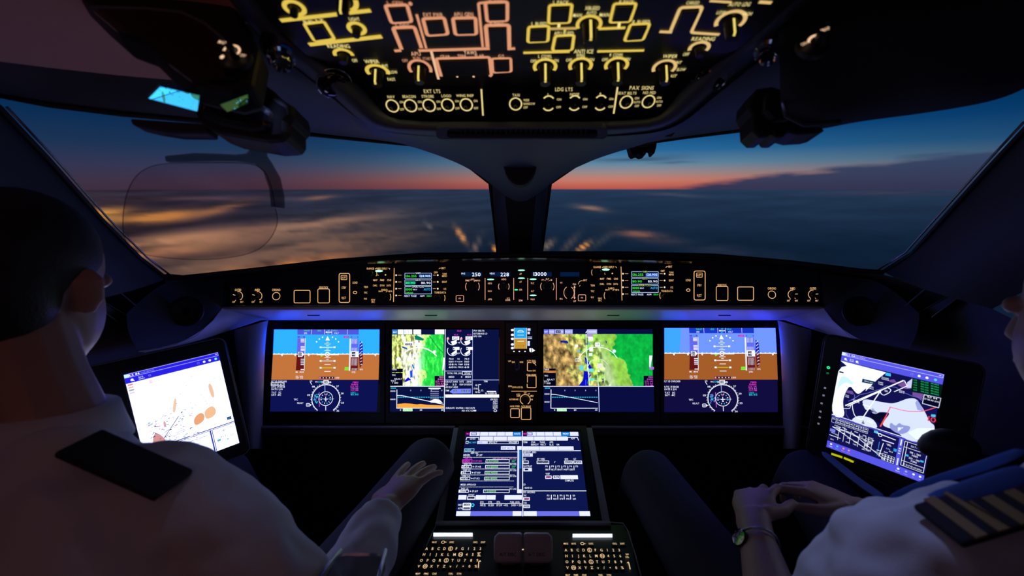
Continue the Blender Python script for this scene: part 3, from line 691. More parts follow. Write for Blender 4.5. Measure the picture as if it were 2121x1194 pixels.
# ---------- main instrument panel ----------
mp_ = thing('instrument_panel', 'matt black main panel that holds the four wide displays', 'instrument panel', Bm.P(1083, 770))
prism('panel_face', Bm, [(515, 662), (1655, 662), (1668, 900), (500, 900)], -.05, -.012, 'panel_black', mp_)
for x0, x1, nm in ((515, 945, 'left'), (1222, 1662, 'right')):
    prism('panel_ledge', Bm, [(x0, 880), (x1, 880), (x1, 898), (x0, 898)], -.012, .03, 'wall_dark', mp_, bevel=.004)
    prism('ledge_strip', Bm, [(x0, 879), (x1, 879), (x1, 882.5), (x0, 882.5)], .028, .034, 'pillar_grey', mp_)
for s in (-1, 1):
    rows = []
    for y, xa, xb in ((664, 486, 556), (680, 484, 552), (740, 490, 548), (810, 498, 546), (880, 506, 544), (930, 510, 544)):
        r = []
        for i in range(9):
            a = math.pi*i/8; q = (1-math.cos(a))/2
            t = 1.302 - .022*math.sin(a) - (1-q)*.035 - (y-664)*.00009
            r.append(PD(mx(s, xa+(xb-xa)*q), y+(20*(1-q) if y < 670 else 8*(1-q) if y < 690 else 0), t))
        rows.append(r)
    loft('side_pillar', rows, 'pillar_grey', mp_, sub=1)
def display(name, label, quad, outer):
    o = thing(name, label, 'display', Bm.P((quad[0]+quad[2])/2, (quad[1]+quad[3])/2))
    x0, y0, x1, y1 = outer; a, b, c, d_ = quad
    # bezel ring
    prism('bezel', Bm, rr(x0, y0, x1, y1, 5), -.02, .004, 'bezel_black', o, hole=rr(a-3, b-3, c+3, d_+3, 1.5))
    prism('glass', Bm, [(a-4, b-4), (c+4, b-4), (c+4, d_+4), (a-4, d_+4)], -.006, -.0002, 'gloss_black', o)
    return o
# ---------- screen pictures ----------
WHT = (235, 240, 255); CY_ = (60, 220, 255); MG = (235, 60, 220); GR = (50, 240, 110); NV = (3, 5, 40); AMB = (255, 180, 60)
def pfd(o, M, left):
    d = Dr(Bm, M, base=.0002, dz=.00015); K = 1.0
    if left: sky = (.03, .46, 6.5); gnd = (.56, .18, .045); barc = (.08, .10, .75)
    else: sky = (.17, .32, 6); gnd = (.38, .11, .022); barc = (.01, .04, .60)
    d.fine = False
    def q(p, c): d.add([M(*x) for x in p], c); return d
    q([(150, 125), (1335, 125), (1333, 402), (138, 402)], sky); q([(138, 402), (1333, 402), (1325, 690), (120, 690)], gnd)
    q([(118, 692), (1322, 692), (1305, 1048), (106, 1048)], (.004, .006, .085) if left else (.006, .004, .05))
    if not left:
        d.l(.5); q([(150, 125), (330, 125), (300, 402), (138, 402)], (.05, .40, 4.0)); d.l(0)
    d.fine = True; d.l(1)
    q([(413, 125), (1103, 125), (1103, 182), (413, 182)], barc)
    for x in (570, 718, 800, 975): d.l(2).stroke([(x, 125), (x, 180)], 4, WHT)
    for t, x, y, c, w in (('THRUST', 520, 138, GR, 70), ('SPD', 506, 167, WHT, 34), ('HDG', 660, 138, GR, 38), ('AP', 764, 136, GR, 26), ('AT', 762, 172, GR, 26), ('VFLC', 838, 138, GR, 52), ('VALT', 853, 166, WHT, 52)): d.l(3).text(t, x, y, 18, c, w=w)
    d.stroke([(735, 155), (800, 155)], 9, WHT); d.poly([(728, 155), (745, 144), (745, 166)], WHT)
    # horizon
    d.l(1).stroke([(138, 402), (1333, 402)], 11, WHT)
    for x in range(150, 1320, 48):
        if not 400 < x < 520: d.rect(x, 392, x+10, 402, WHT)
    for x in (240, 388, 540, 1290): d.poly([(x-12, 408), (x+12, 408), (x+4, 424), (x-4, 424)], WHT)
    # speed tape
    q([(413, 225), (497, 225), (497, 402), (408, 402)], (.13, .14, .85)); q([(408, 402), (497, 402), (492, 583), (395, 583)], (.13, .008, .008))
    q([(413, 198), (500, 198), (500, 220), (413, 220)], (.1, .1, .7)); d.l(2).text('250', 460, 209, 17, CY_, w=36)
    for i, y in enumerate((235, 250, 265, 318, 333, 348, 360, 460, 480, 500, 520, 575)):
        d.l(2).rect(450, y-5, 492, y+4, (225, 225, 250), .9)
    q([(500, 225), (507, 225), (492, 590), (486, 590)], (.9, .9, 1))
    d.rect(420, 378, 470, 432, WHT); d.poly([(470, 385), (492, 404), (470, 425)], WHT); d.l(3).rect(426, 384, 462, 426, (4, 4, 20)); d.l(4).text('25', 444, 405, 26, WHT, w=30)
    d.l(2).stroke([(495, 440), (490, 530)], 12, (150, 230, 220))
    d.text('M .400', 440, 604, 18, WHT, w=90); d.text('GS 250', 435, 652, 15, WHT, w=82); d.text('GF 20', 435, 670, 15, WHT, w=80)
    # altitude tape
    d.l(1); q([(1020, 228), (1098, 228), (1100, 402), (1018, 402)], (.12, .16, .9)); q([(1018, 402), (1098, 402), (1092, 585), (1012, 585)], (.15, .01, .01))
    q([(1012, 198), (1100, 198), (1100, 220), (1012, 220)], (.1, .14, .75)); q([(932, 198), (995, 198), (995, 220), (932, 220)], (.4, .05, .3))
    d.l(2).text('13000', 1058, 209, 17, CY_, w=56); d.text('2500', 963, 209, 15, (255, 120, 220), w=44)
    q([(1000, 228), (1016, 228), (1006, 590), (992, 590)], (.9, .9, 1))
    for x in range(1028, 1094, 14):
        for y0, y1 in ((232, 285), (330, 368), (448, 530), (560, 584)): d.stroke([(x, y0), (x-2, y1)], 5, (225, 225, 250))
    d.l(3).rect(1015, 370, 1100, 436, WHT); d.l(4).rect(1024, 380, 1066, 428, (4, 4, 20)); d.l(5).text('148', 1045, 404, 24, WHT, w=38)
    d.l(2).text('STD', 1045, 606, 18, WHT, w=42); d.text('VPS', 1130, 575, 16, WHT, w=36)
    d.rect(945, 548, 990, 566, (120, 240, 60)); d.rect(942, 568, 992, 584, (120, 240, 60))
    # vertical speed
    d.l(1).poly([(1115, 250), (1148, 290), (1150, 510), (1112, 560), (1105, 402)], (30, 40, 180) if True else WHT)
    d.l(1.5); q([(1106, 402), (1149, 402), (1150, 510), (1112, 560)], (.12, .01, .02))
    for i in range(8): d.l(2).stroke([(1118+(i % 2)*2, 285+i*34), (1142, 262+i*36)], 7, WHT)
    # roll arc and pitch ladder
    d.l(2).poly([(752, 198), (778, 248), (728, 248)], WHT)
    for a in (35, 52, 68, 112, 128, 145): d.disc(752+150*math.cos(R_(a)), 350-150*math.sin(R_(a)), 8, WHT)
    for y, w_ in ((268, 14), (288, 34), (307, 14), (345, 14), (363, 34), (441, 34), (460, 14), (518, 34), (596, 36)): d.stroke([(752-w_, y), (752+w_, y)], 7, WHT)
    for y, c in ((325, WHT), (479, WHT), (556, (200, 220, 40))):
        d.stroke([(690, y), (812, y)], 8, c); d.rect(664, y-9, 686, y+9, WHT); d.rect(818, y-9, 842, y+9, WHT)
    d.arc(750, 404, 22, 12, WHT); d.disc(750, 404, 8, WHT); d.stroke([(630, 408), (720, 408)], 12, WHT); d.stroke([(782, 408), (880, 408)], 12, WHT)
    d.poly([(670, 412), (712, 410), (680, 436)], (150, 240, 60))
    d.stroke([(696, 380), (696, 400)], 6, CY_); d.stroke([(700, 376), (712, 366)], 5, CY_)
    # slip scale
    d.rect(655, 656, 832, 680, (60, 20, 60)); d.l(3)
    for x in (668, 704, 738, 774, 808): d.disc(x, 668, 9 if x == 668 else 6, WHT if x != 668 else (255, 150, 240))
    d.text('1.00', 858, 668, 17, WHT, w=50)
    # text blocks
    L2 = [('FLT ID SWR2430', 122, 709, 170), ('00:00:00 ACT', 122, 741, 140), ('UTC 17:38:58', 122, 770, 150), ('DATE 11 JUN', 122, 796, 125), ('TAT  5°C', 122, 835, 110), ('SAT -8°C', 122, 860, 108)]
    for t, x, y, w in L2:
        if y == 741 and not left: continue
        d.l(2).text(t.replace('°', ''), x, y, 20, WHT, 'l', w=w)
    if left: d.box(118, 722, 265, 756, 5, WHT)
    for t, y, c, x in (('FMS1', 718, MG, 1096), ('INBIS', 742, MG, 1096), ('DTK 045', 766, MG, 1096), ('TTG 8.0', 788, (230, 120, 240), 1096), ('20.0 NM', 808, MG, 1096), ('LOC2 ---', 836, CY_, 1098), ('110.90', 857, CY_, 1098)): d.text(t, x, y, 18, c, 'r', w=min(85, 15*len(t)))
    d.text('TFC', 396, 912, 20, WHT, w=46); d.text('RELALT', 446, 951, 18, WHT, w=68)
    # compass
    cx, cy, r = 732, 902, 156
    d.arc(cx, cy, r, 8, WHT, -56, 236)
    for i in range(60):
        a = -56+i*5
        if a > 236: break
        k = 1.10 if i % 2 == 0 else 1.06; d.stroke([(cx+r*math.cos(R_(a)), cy-r*math.sin(R_(a))), (cx+r*k*math.cos(R_(a)), cy-r*k*math.sin(R_(a)))], 6, WHT)
    for t, a in (('24', 78), ('27', 47), ('30', 18), ('33', -14), ('36', -46), ('18', 135), ('15', 168), ('21', 100)): d.text(t, cx+r*1.25*math.cos(R_(a)), cy-r*1.22*math.sin(R_(a)), 19, WHT, w=30)
    d.l(3).rect(706, 694, 764, 736, WHT); d.l(4).rect(714, 702, 756, 730, (4, 4, 30)); d.l(5).text('228', 735, 716, 20, WHT, w=38)
    d.l(2).text('HDG', 628, 713, 15, WHT, w=30); d.text('228', 668, 712, 18, CY_, w=42); d.text('28', 780, 718, 16, WHT, w=28)
    d.arc(cx, cy, 78, 7, WHT)
    for i in range(12): a = i*30+15; d.stroke([(cx+46*math.cos(R_(a)), cy-46*math.sin(R_(a))), (cx+60*math.cos(R_(a)), cy-60*math.sin(R_(a)))], 8, CY_ if i % 2 else WHT)
    d.stroke([(cx-10, 755), (cx-8, 830)], 8, (160, 190, 255)); d.stroke([(cx, 985), (cx, 1035)], 8, WHT)
    d.stroke([(cx-70, 905), (cx+92, 905)], 6, (170, 200, 255)); d.stroke([(cx, 880), (cx, 932)], 8, WHT); d.stroke([(cx-20, 908), (cx+20, 908)], 8, WHT); d.stroke([(cx-10, 928), (cx+10, 928)], 6, WHT)
    d.poly([(cx-12, 866), (cx, 846), (cx+12, 866)], (240, 90, 170)); d.stroke([(658, 830), (660, 995)], 7, (225, 110, 230))
    for i in range(26): d.disc(600+random.random()*48, 850+random.random()*100, 5+random.random()*4, (40, 190, 220) if random.random() < .7 else (120, 80, 220), n=6)
    d.box(514, 956, 552, 990, 6, WHT, r=8); d.text('120', 533, 973, 14, WHT, w=24); d.poly([(552, 960), (572, 973), (552, 986)], WHT)
    d.stroke([(556, 712), (575, 745)], 8, WHT); d.text('12', 568, 704, 14, WHT, w=26)
    d.build('screen', o)
o = display('primary_flight_display', 'leftmost wide display, cyan sky over orange ground above a compass rose', (562, 683, 785, 853), (540, 664, 797, 878))
pfd(o, zM(Bm, 540, 660, .18427), True)
# affine from the left picture onto the right display
def affR(x, y):
    a = (x-150)/1185; b = (y-125)/923
    tx = 1376+a*230+b*(8+ (3)*a); ty = 680+b*174.5
    return Bm.L(tx, ty)
o = display('primary_flight_display', 'rightmost wide display, lavender sky over brown ground above a compass rose', (1378, 680, 1612, 855), (1368, 662, 1640, 880))
pfd(o, affR, False)

def terrain(kind):
    def f(a, b):
        n1 = noise.fractal(V3((a*5+kind*9, b*3.2, 1.3)), 1, 2, 4); n2 = noise.fractal(V3((a*22+kind*3, b*7, 5)), .7, 2, 4)
        if kind == 0:
            cl = a*1.3-(1-b)*.35+n1*.35
            if cl > .62-.0: c = (30, 190, 60) if n2 < .25 else (60, 205, 70)
            elif cl > .34: c = (175, 215, 120)
            elif cl > .15: c = (215, 225, 185)
            else: c = (170, 195, 105) if n2 > 0 else (150, 150, 85)
            w = max(0, 1-abs((a-.45-.1*n1)/.2))*.9*min(1, b*1.6)
            c = tuple(x*(1-w)+245*w for x in c)
        else:
            cl = a+n1*.16-(b*.22)
            if cl > .62: c = (10, 165, 60)
            elif cl > .42: c = (135, 190, 70)
            elif cl > .27: c = (150, 185, 80)
            elif cl > .12: c = (172, 165, 92)
            else: c = (150, 122, 72)
            w = max(0, 1-abs((a-.5-.12*b)/.09))*.6*min(1, b*1.5); c = tuple(x*(1-w)+205*w for x in c)
            w = max(0, 1-abs((a-.40)/.06)); c = tuple(x*(1-w*.5)+y*w*.5 for x, y in zip(c, (90, 180, 60)))
        s_ = 1+n2*(.75 if (cl < .45) else .18); return tuple(max(0, min(255, x*s_)) for x in c)
    return f
# left multifunction display
o = display('multifunction_display', 'wide display left of the centre column, bright terrain map beside engine readings', (809, 683, 1032, 853), (800, 664, 1045, 878))
M = zM(Bm, 790, 660, .18427); d = Dr(Bm, M, base=.0002, dz=.00015); d.fine = False
d.rect(110, 125, 1325, 1048, (.003, .004, .05), 1) if False else d.add([M(*p) for p in ((118, 125), (1322, 125), (1315, 1048), (98, 1048))], (.003, .006, .055))
d.l(1).grid(120, 182, 700, 760, 74, 60, terrain(0), 1.5); d.l(1).rect(718, 856, 1322, 890, (240, 245, 255), 1.3); d.fine = True
d.l(2)
for x0, x1, c in ((122, 182, (40, 120, 200)), (186, 246, WHT), (250, 346, WHT), (360, 446, WHT), (602, 706, WHT)): d.rect(x0, 126, x1, 178, c, 1.2)
d.l(3).text('MAP', 153, 155, 16, WHT, w=40); d.box(260, 136, 305, 168, 4, (40, 40, 70)); d.text('ACT', 282, 152, 14, (30, 30, 60), w=34)
d.l(2).stroke([(718, 122), (706, 1050)], 9, WHT); d.stroke([(1025, 122), (1022, 852)], 6, (170, 180, 255)); d.stroke([(718, 592), (1024, 592)], 6, (190, 200, 255)); d.stroke([(718, 692), (1322, 692)], 7, (190, 200, 255)); d.stroke([(100, 764), (710, 764)], 7, WHT)
d.l(3).arc(415, 600, 265, 14, (255, 255, 255), 40, 135, ry=275, k=1.2); d.poly([(262, 700), (300, 660), (335, 690), (262, 718)], (20, 20, 220)); d.poly([(370, 195), (400, 190), (480, 230), (470, 250), (380, 240)], (10, 130, 100)); d.stroke([(540, 195), (620, 310), (690, 385)], 8, (0, 130, 90))
d.poly([(320, 590), (350, 580), (352, 660), (325, 670)], (30, 80, 235)); d.poly([(340, 520), (352, 512), (372, 560), (355, 562)], (30, 120, 225)); d.poly([(228, 312), (290, 330), (285, 348), (235, 330)], (20, 60, 210))
d.rect(260, 262, 360, 305, WHT); d.rect(384, 272, 446, 308, WHT, 1.1); d.l(4).rect(270, 280, 345, 302, (6, 6, 40)); d.l(5).text('228', 308, 291, 16, WHT, w=58)
d.l(3).text('6R', 470, 300, 18, WHT, w=32); d.disc(598, 375, 16, (255, 255, 255)); d.disc(195, 462, 26, WHT); d.poly([(696, 440), (716, 445), (700, 585), (684, 585)], WHT)
d.rect(110, 565, 242, 605, (8, 8, 35)); d.rect(110, 612, 240, 758, (3, 3, 30)); d.rect(598, 646, 704, 760, (4, 4, 36))
for t, y, x in (('TERR', 574, 145), ('TFC', 638, 140), ('RELALT', 680, 190), ('WX-T', 702, 135), ('T GND', 725, 155)): d.l(4).text(t, x, y, 17, WHT, w=14*len(t))
for t, y in (('FMS1', 660), ('INBIS', 684), ('DTK 045', 708), ('TTG 8.0', 731), ('20.0 NM', 752)): d.text(t, 700, y, 15, (255, 130, 225), 'r', w=13*len(t))
# engine page
d.text('CLB', 875, 140, 18, MG, w=48)
for x in (800, 950):
    d.text('82.0', x+38, 184, 14, MG, w=46); d.rect(x-4, 202, x+75, 242, WHT)
    d.arc(x, 240, 58, 9, WHT, 150, 330); d.poly([(x-20, 262), (x+50, 240), (x+40, 285), (x, 298)], WHT); d.disc(x-52, 228, 14, (255, 150, 170))
    d.rect(x+5, 322, x+78, 355, WHT); d.arc(x, 362, 58, 9, WHT, 150, 330); d.poly([(x-20, 400), (x+48, 348), (x+48, 385), (x+5, 415)], WHT)
    d.l(5).box(x+12, 210, x+54, 236, 4, (30, 30, 70)); d.text('76.6', x+34, 223, 15, (25, 25, 60), w=34); d.rect(x+8, 330, x+20, 348, (40, 40, 70)); d.l(4)
d.text('N1', 872, 272, 15, WHT, w=24); d.text('EGT', 868, 394, 15, WHT, w=34)
for t, a_, b_, y in (('N2', '78.0', '78.0', 456), ('FF KG/H', '1060', '1060', 486), ('OIL TEMP', '108', '108', 518), ('OIL PRESS', '60', '60', 548)):
    d.text(t, 868, y, 15, WHT, w=12*len(t)); d.text(a_, 785, y, 19, WHT, w=52); d.text(b_, 960, y, 19, WHT, w=52)
d.text('TOTAL FUEL (KG)', 822, 617, 18, WHT, w=165); d.box(912, 598, 1010, 634, 5, WHT); d.text('3700', 965, 617, 20, WHT, w=64); d.text('1850', 788, 657, 20, WHT, w=62); d.text('0', 902, 657, 20, WHT); d.text('1850', 975, 657, 20, WHT, w=62)
for t, x, y, w in (('CAB ALT', 757, 712, 72), ('3400', 830, 712, 56), ('RATE', 902, 712, 46), ('-300', 980, 712, 66), ('DP', 735, 743, 26), ('5.3', 822, 743, 42), ('CREW OXY', 920, 743, 82), ('1550', 990, 743, 50), ('LDG ELEV', 758, 773, 76), ('1400', 832, 773, 54), ('TEMP', 742, 812, 42), ('PRV DELTA', 1098, 139, 120), ('AUTOBRAKE LO', 1112, 171, 155), ('APU ON', 1078, 202, 90), ('TRIM', 1172, 708, 40), ('ND', 1068, 752, 24), ('STAB', 1060, 790, 44), ('NU', 1068, 828, 24), ('L.O.', 1125, 810, 50), ('NL RUDDER NR', 1232, 842, 130), ('LDG ELEV', 1266, 910, 80), ('ACPT', 1280, 936, 52), ('STBY', 1280, 960, 52), ('LOAD', 1280, 985, 52), ('RJCT', 1280, 1008, 52), ('DUPLICATE  ROUTING > CHK ROUTE', 888, 1008, 325), ('NO ATC COMM', 985, 1037, 160)):
    d.text(t, x, y, 19, WHT, w=w)
d.arc(1280, 1038, 16, 7, WHT, ry=11); d.stroke([(1120, 745), (1092, 745), (1092, 835), (1110, 835)], 6, WHT); d.rect(1185, 815, 1290, 828, WHT)
d.l(3).poly([(765, 825), (805, 792), (1005, 790), (1005, 842), (805, 846)], (120, 140, 255))
for x in (830, 920, 970): d.l(4).rect(x-18, 806, x+18, 824, (5, 5, 45)); d.l(5).text('22', x, 815, 12, WHT, w=24)
def vsd(d, gx, ybase):
    d.l(2); d.text('13000', gx-35 if gx > 170 else gx-35, 784, 16, CY_, w=58); d.text('15000', gx-40, 818 if ybase else 850, 16, WHT, w=56); d.text('10000', gx-40, 910 if ybase else 940, 16, WHT, w=56)
    d.stroke([(gx+5, 800), (gx+3, 1010), (gx+530, 1010)], 9, WHT)
    for i in range(20): d.rect(gx+16+i*26, 882, gx+34+i*26, 890, CY_)
    for x in (160, 275, 393, 510): d.rect(gx+x-4, 803, gx+x+4, 818, (170, 180, 220))
    d.stroke([(gx, 866 if ybase else 852), (gx+60, 868 if ybase else 856), (gx+530, 966 if ybase else 948)], 9 if ybase else 7, WHT)
    for t, x in (('0', 45), ('20', 275), ('40', 512)): d.text(t, gx+x, 1030, 18, WHT, w=14*len(t))
    d.rect(gx+72, 1016, gx+180, 1044, (190, 255, 190)); d.l(3).text('A/C TRK', gx+126, 1030, 15, (20, 90, 40), w=90)
vsd(d, 170, True); d.l(1.5).poly([(182, 962), (260, 955), (330, 958), (400, 968), (440, 962), (510, 972), (600, 975), (700, 980), (700, 1008), (180, 1008)], (245, 165, 60), 1.1)
for i in range(8): d.l(2).stroke([(550, 800+i*21), (645, 800+i*21)], 6, (190, 190, 240))
d.rect(530, 780, 665, 792, WHT); d.l(3).poly([(545, 930), (600, 905), (655, 915), (690, 950), (600, 950)], WHT)
d.build('screen', o)
# right multifunction display
o = display('multifunction_display', 'wide display right of the centre column, green and brown terrain map only', (1125, 682, 1354, 853), (1114, 664, 1366, 878))
M = zM(Bm, 1110, 660, .18427); d = Dr(Bm, M, base=.0002, dz=.00015); d.fine = False
d.add([M(*p) for p in ((85, 120), (1310, 120), (1330, 1052), (85, 1052))], (.003, .004, .05)); d.l(1).grid(85, 176, 1312, 760, 120, 62, terrain(1), 1.25); d.fine = True
d.l(2)
for x0, x1, c in ((90, 140, (110, 115, 255)), (147, 206, (170, 175, 255)), (211, 312, (170, 175, 255)), (325, 413, (170, 175, 255)), (575, 687, (180, 185, 245))): d.rect(x0, 124, x1, 174, c)
d.l(3).text('MAP', 115, 150, 16, WHT, w=36); d.text('PLAN', 177, 150, 15, WHT, w=44); d.rect(224, 135, 276, 164, (8, 8, 40)); d.l(4).text('ACT', 250, 150, 15, WHT, w=36); d.text('WX', 295, 150, 15, WHT, w=24); d.text('PLAN V', 369, 150, 15, WHT, w=72); d.text('RANGE', 635, 150, 16, WHT, w=80); d.poly([(556, 164), (572, 138), (580, 142), (564, 166)], WHT)
d.l(2).poly([(545, 430), (560, 440), (600, 500), (628, 560), (600, 570), (560, 500)], (10, 15, 200)); d.poly([(540, 590), (590, 600), (620, 640), (590, 680), (580, 720), (590, 758), (480, 758), (530, 690)], (10, 15, 200)); d.poly([(272, 248), (350, 252), (366, 268), (358, 284), (300, 270), (278, 276)], (20, 40, 150)); d.poly([(780, 245), (798, 262), (790, 290)], (20, 60, 150)); d.poly([(745, 680), (762, 676), (762, 726), (748, 724)], (20, 20, 110))
d.rect(560, 180, 640, 205, (190, 150, 220)); d.rect(588, 206, 640, 252, (235, 225, 235)); d.rect(600, 320, 640, 372, WHT, .9); d.rect(595, 388, 636, 425, (215, 250, 215)); d.rect(592, 565, 650, 600, (120, 230, 230)); d.rect(590, 672, 660, 700, (100, 235, 200)); d.disc(512, 556, 26, (110, 220, 220), ry=34); d.rect(690, 505, 750, 560, (215, 215, 200)); d.rect(440, 295, 472, 325, WHT)
d.l(3).arc(700, 560, 245, 9, WHT, 28, 155, ry=240); d.arc(700, 585, 125, 5, (225, 230, 200), 30, 150, ry=130); d.arc(700, 585, 125, 5, (225, 230, 200), 240, 300, ry=120)
d.stroke([(563, 176), (566, 330), (578, 500), (590, 620), (604, 758)], 9, WHT); d.stroke([(604, 640), (575, 560), (620, 470)], 6, (220, 240, 255)); d.stroke([(690, 640), (704, 760)], 8, (190, 250, 250)); d.stroke([(560, 690), (560, 755)], 6, (90, 120, 255))
d.rect(545, 275, 582, 298, (6, 10, 45)); d.rect(583, 272, 622, 298, (20, 150, 130)); d.text('HDG', 564, 287, 12, WHT, w=28); d.l(4).text('228', 602, 286, 15, WHT, w=32); d.l(3).rect(664, 272, 720, 316, WHT); d.text('6R', 750, 305, 18, WHT, w=28); d.l(4).text('228', 690, 292, 17, (40, 40, 60), w=40)
d.l(3).box(442, 452, 505, 484, 5, WHT, r=8); d.text('25.0', 474, 468, 16, WHT, w=44); d.disc(486, 368, 14, (90, 200, 230)); d.disc(880, 368, 20, (210, 225, 235)); d.poly([(690, 600), (704, 570), (718, 600)], WHT)
d.poly([(1274, 418), (1308, 418), (1286, 560), (1274, 545)], WHT); d.rect(1274, 545, 1326, 575, (170, 110, 220))
d.rect(90, 563, 222, 588, (6, 6, 30)); d.rect(90, 588, 222, 606, (215, 120, 60)); d.rect(86, 612, 224, 758, (3, 3, 28)); d.rect(1210, 645, 1322, 760, (6, 3, 34))
for t, y, x in (('TERR', 575, 120), ('TFC', 646, 116), ('RELALT', 688, 168), ('WX-T', 708, 118), ('T GND', 730, 130)): d.l(4).text(t, x, y, 17, WHT, w=14*len(t))
for t, y in (('FMS1', 660), ('INBIS', 684), ('DTK 045', 708), ('TTG 8.0', 731), ('20.0 NM', 752)): d.text(t, 1314, y, 15, (225, 90, 225), 'r', w=13*len(t))
d.l(2).stroke([(85, 765), (1325, 765)], 7, (215, 215, 250)); d.stroke([(704, 765), (712, 1052)], 9, (190, 205, 255)); vsd(d, 165, False)
d.build('screen', o)

# centre column: standby instrument, gear lever, autobrake
o = thing('standby_instrument', 'tiny standby screen with blue sky and tan ground at top of the centre column', 'display', Bm.P(1080, 705))
prism('bezel', Bm, rr(1047, 668, 1112, 735, 4), -.012, .003, 'bezel_black', o, bevel=.001)
d = Dr(Bm, zM(Bm, 1040, 640, .201), base=.0035); d.fine = False
d.rect(90, 198, 318, 414, (6, 8, 24)); d.l(1).rect(130, 198, 250, 305, (30, 155, 225), 1.2); d.rect(130, 305, 250, 412, (200, 150, 50)); d.fine = True; d.l(2).stroke([(130, 305), (250, 305)], 5, WHT)
for y in (240, 272, 335): d.stroke([(158, y), (226, y)], 6, WHT)
d.arc(190, 262, 40, 6, WHT, 40, 140); d.stroke([(125, 198), (125, 412)], 5, WHT); d.stroke([(253, 198), (253, 412)], 5, WHT)
for y in (220, 270, 310, 368, 405): d.disc(106, y, 16, WHT, ry=12)
for y, w in ((215, 30), (250, 24), (300, 46), (345, 24), (370, 24)): d.rect(262, y-12, 262+w, y+12, (200, 205, 235), .8)
d.rect(262, 294, 308, 306, (8, 8, 40))
d.text('.....', 188, 370, 30, (40, 40, 40), w=80)
for x in (122, 178, 236): d.disc(x, 440, 9, WHT, ry=6)
d.poly([(280, 408), (300, 405), (298, 450), (282, 440)], WHT); d.poly([(306, 405), (340, 430), (306, 450)], WHT)
d.build('screen', o)
o = thing('landing_gear_panel', 'slim black centre column with pale gear lever, autobrake knob and lit legends', 'control panel', Bm.P(1080, 800))
prism('faceplate', Bm, [(1048, 737), (1112, 737), (1112, 876), (1048, 876)], -.012, .0015, 'panel_black', o)
d = Dr(Bm, zM(Bm, 1040, 640, .201), base=.0022)
for t, x, y, w in (('UP', 78, 540, 30), ('GEAR', 116, 550, 32), ('NOSE', 200, 550, 34), ('ALTN GEAR', 300, 536, 90), ('NORM', 330, 552, 34), ('DN', 330, 638, 28), ('GEAR HORN', 300, 680, 100), ('DN', 82, 798, 34), ('DOWN LOCK REL', 160, 809, 110), ('AUTOBRAKE', 120, 933, 95), ('RTO', 168, 884, 36), ('OFF', 168, 900, 36), ('OFF', 238, 867, 28), ('LO', 275, 875, 20), ('MED', 308, 898, 32), ('HI', 306, 935, 18), ('NOSE STEER', 132, 1005, 98), ('ALTN BRAKE', 246, 1005, 98)):
    d.text(t, x, y, 17 if w > 30 else 15, TAN, w=w)
d.stroke([(95, 849), (358, 849)], 7, TAN); d.arc(238, 935, 52, 8, TAN, -60, 245); d.box(88, 1030, 178, 1120, 8, TAN, r=10); d.box(198, 1020, 296, 1140, 8, TAN, r=10)
d.stroke([(302, 556), (262, 552), (260, 640), (308, 640)], 8, TAN, r=8); d.arc(318, 590, 30, 7, TAN, 10, 85); d.stroke([(262, 760), (262, 692), (350, 692), (350, 812), (258, 812), (258, 775)], 8, TAN, r=8)
leg(d, 'legend', o)
c = Bm.P(1071.5, 754, .02)
vs, fs = tubev([Bm.P(1071.5, 744, .022), Bm.P(1071.5, 746, .026), Bm.P(1071.5, 763, .026), Bm.P(1071.5, 766, .022)], [(.004, .004), (.0075, .007), (.0075, .007), (.004, .004)], 14)
mk('gear_lever', vs, fs, 'clear_acrylic', o, smooth='all'); prism('lever_slot', Bm, [(1069, 768), (1074, 768), (1074, 800), (1069, 800)], .0015, .002, 'rubber', o)
knob(Bm, 1088, 828, 8, .014, o, 'autobrake_knob'); button(Bm, 1058.5, 849, 1075, 864, o, 'nose_steer_button'); button(Bm, 1081, 847, 1098, 867, o, 'brake_button'); button(Bm, 1093, 781, 1109, 802, o, 'horn_button')

# ---------- pedestal display ----------
o = thing('pedestal_display', 'upright page display on the centre pedestal filled with white flight plan text on navy', 'display', Bp.P(1083, 980))
prism('bezel', Bp, [(950, 884), (1214, 884), (1241, 1083), (918, 1083)], -.02, .003, 'bezel_black', o, hole=[(961, 892), (1203, 892), (1226, 1073), (941, 1073)])
prism('glass', Bp, [(960, 891), (1204, 891), (1227, 1074), (940, 1074)], -.006, -.0002, 'gloss_black', o)
for s in (-1, 1):
    prism('bezel_side', Bp, [(mx(s, 952), 886), (mx(s, 940), 886), (mx(s, 902), 1083), (mx(s, 918), 1083)], -.03, -.001, 'pillar_grey', o)
for i in range(0): pass
prism('bezel_foot', Bp, [(905, 1082), (1262, 1082), (1266, 1087), (901, 1087)], -.03, .006, 'pillar_grey', o, bevel=.001)
# unit frame 0..1000 x 0..762 inside the four screen corners
q0, q1, q3 = Bp.L(965, 895), Bp.L(1199, 895), Bp.L(945, 1069.5)
HP = q3[1]-q0[1]
def Mp(x, y):
    f = y/762; a = q0[0]+(q3[0]-q0[0])*0; return (q0[0]+(q1[0]-q0[0])*x/1000, q0[1]+HP*f)
d = Dr(Bp, Mp, base=.0002, dz=.00015); d.fine = False; d.add([Mp(*p) for p in ((0, 0), (1000, 0), (1000, 762), (0, 762))], (.004, .008, .075)); d.fine = True
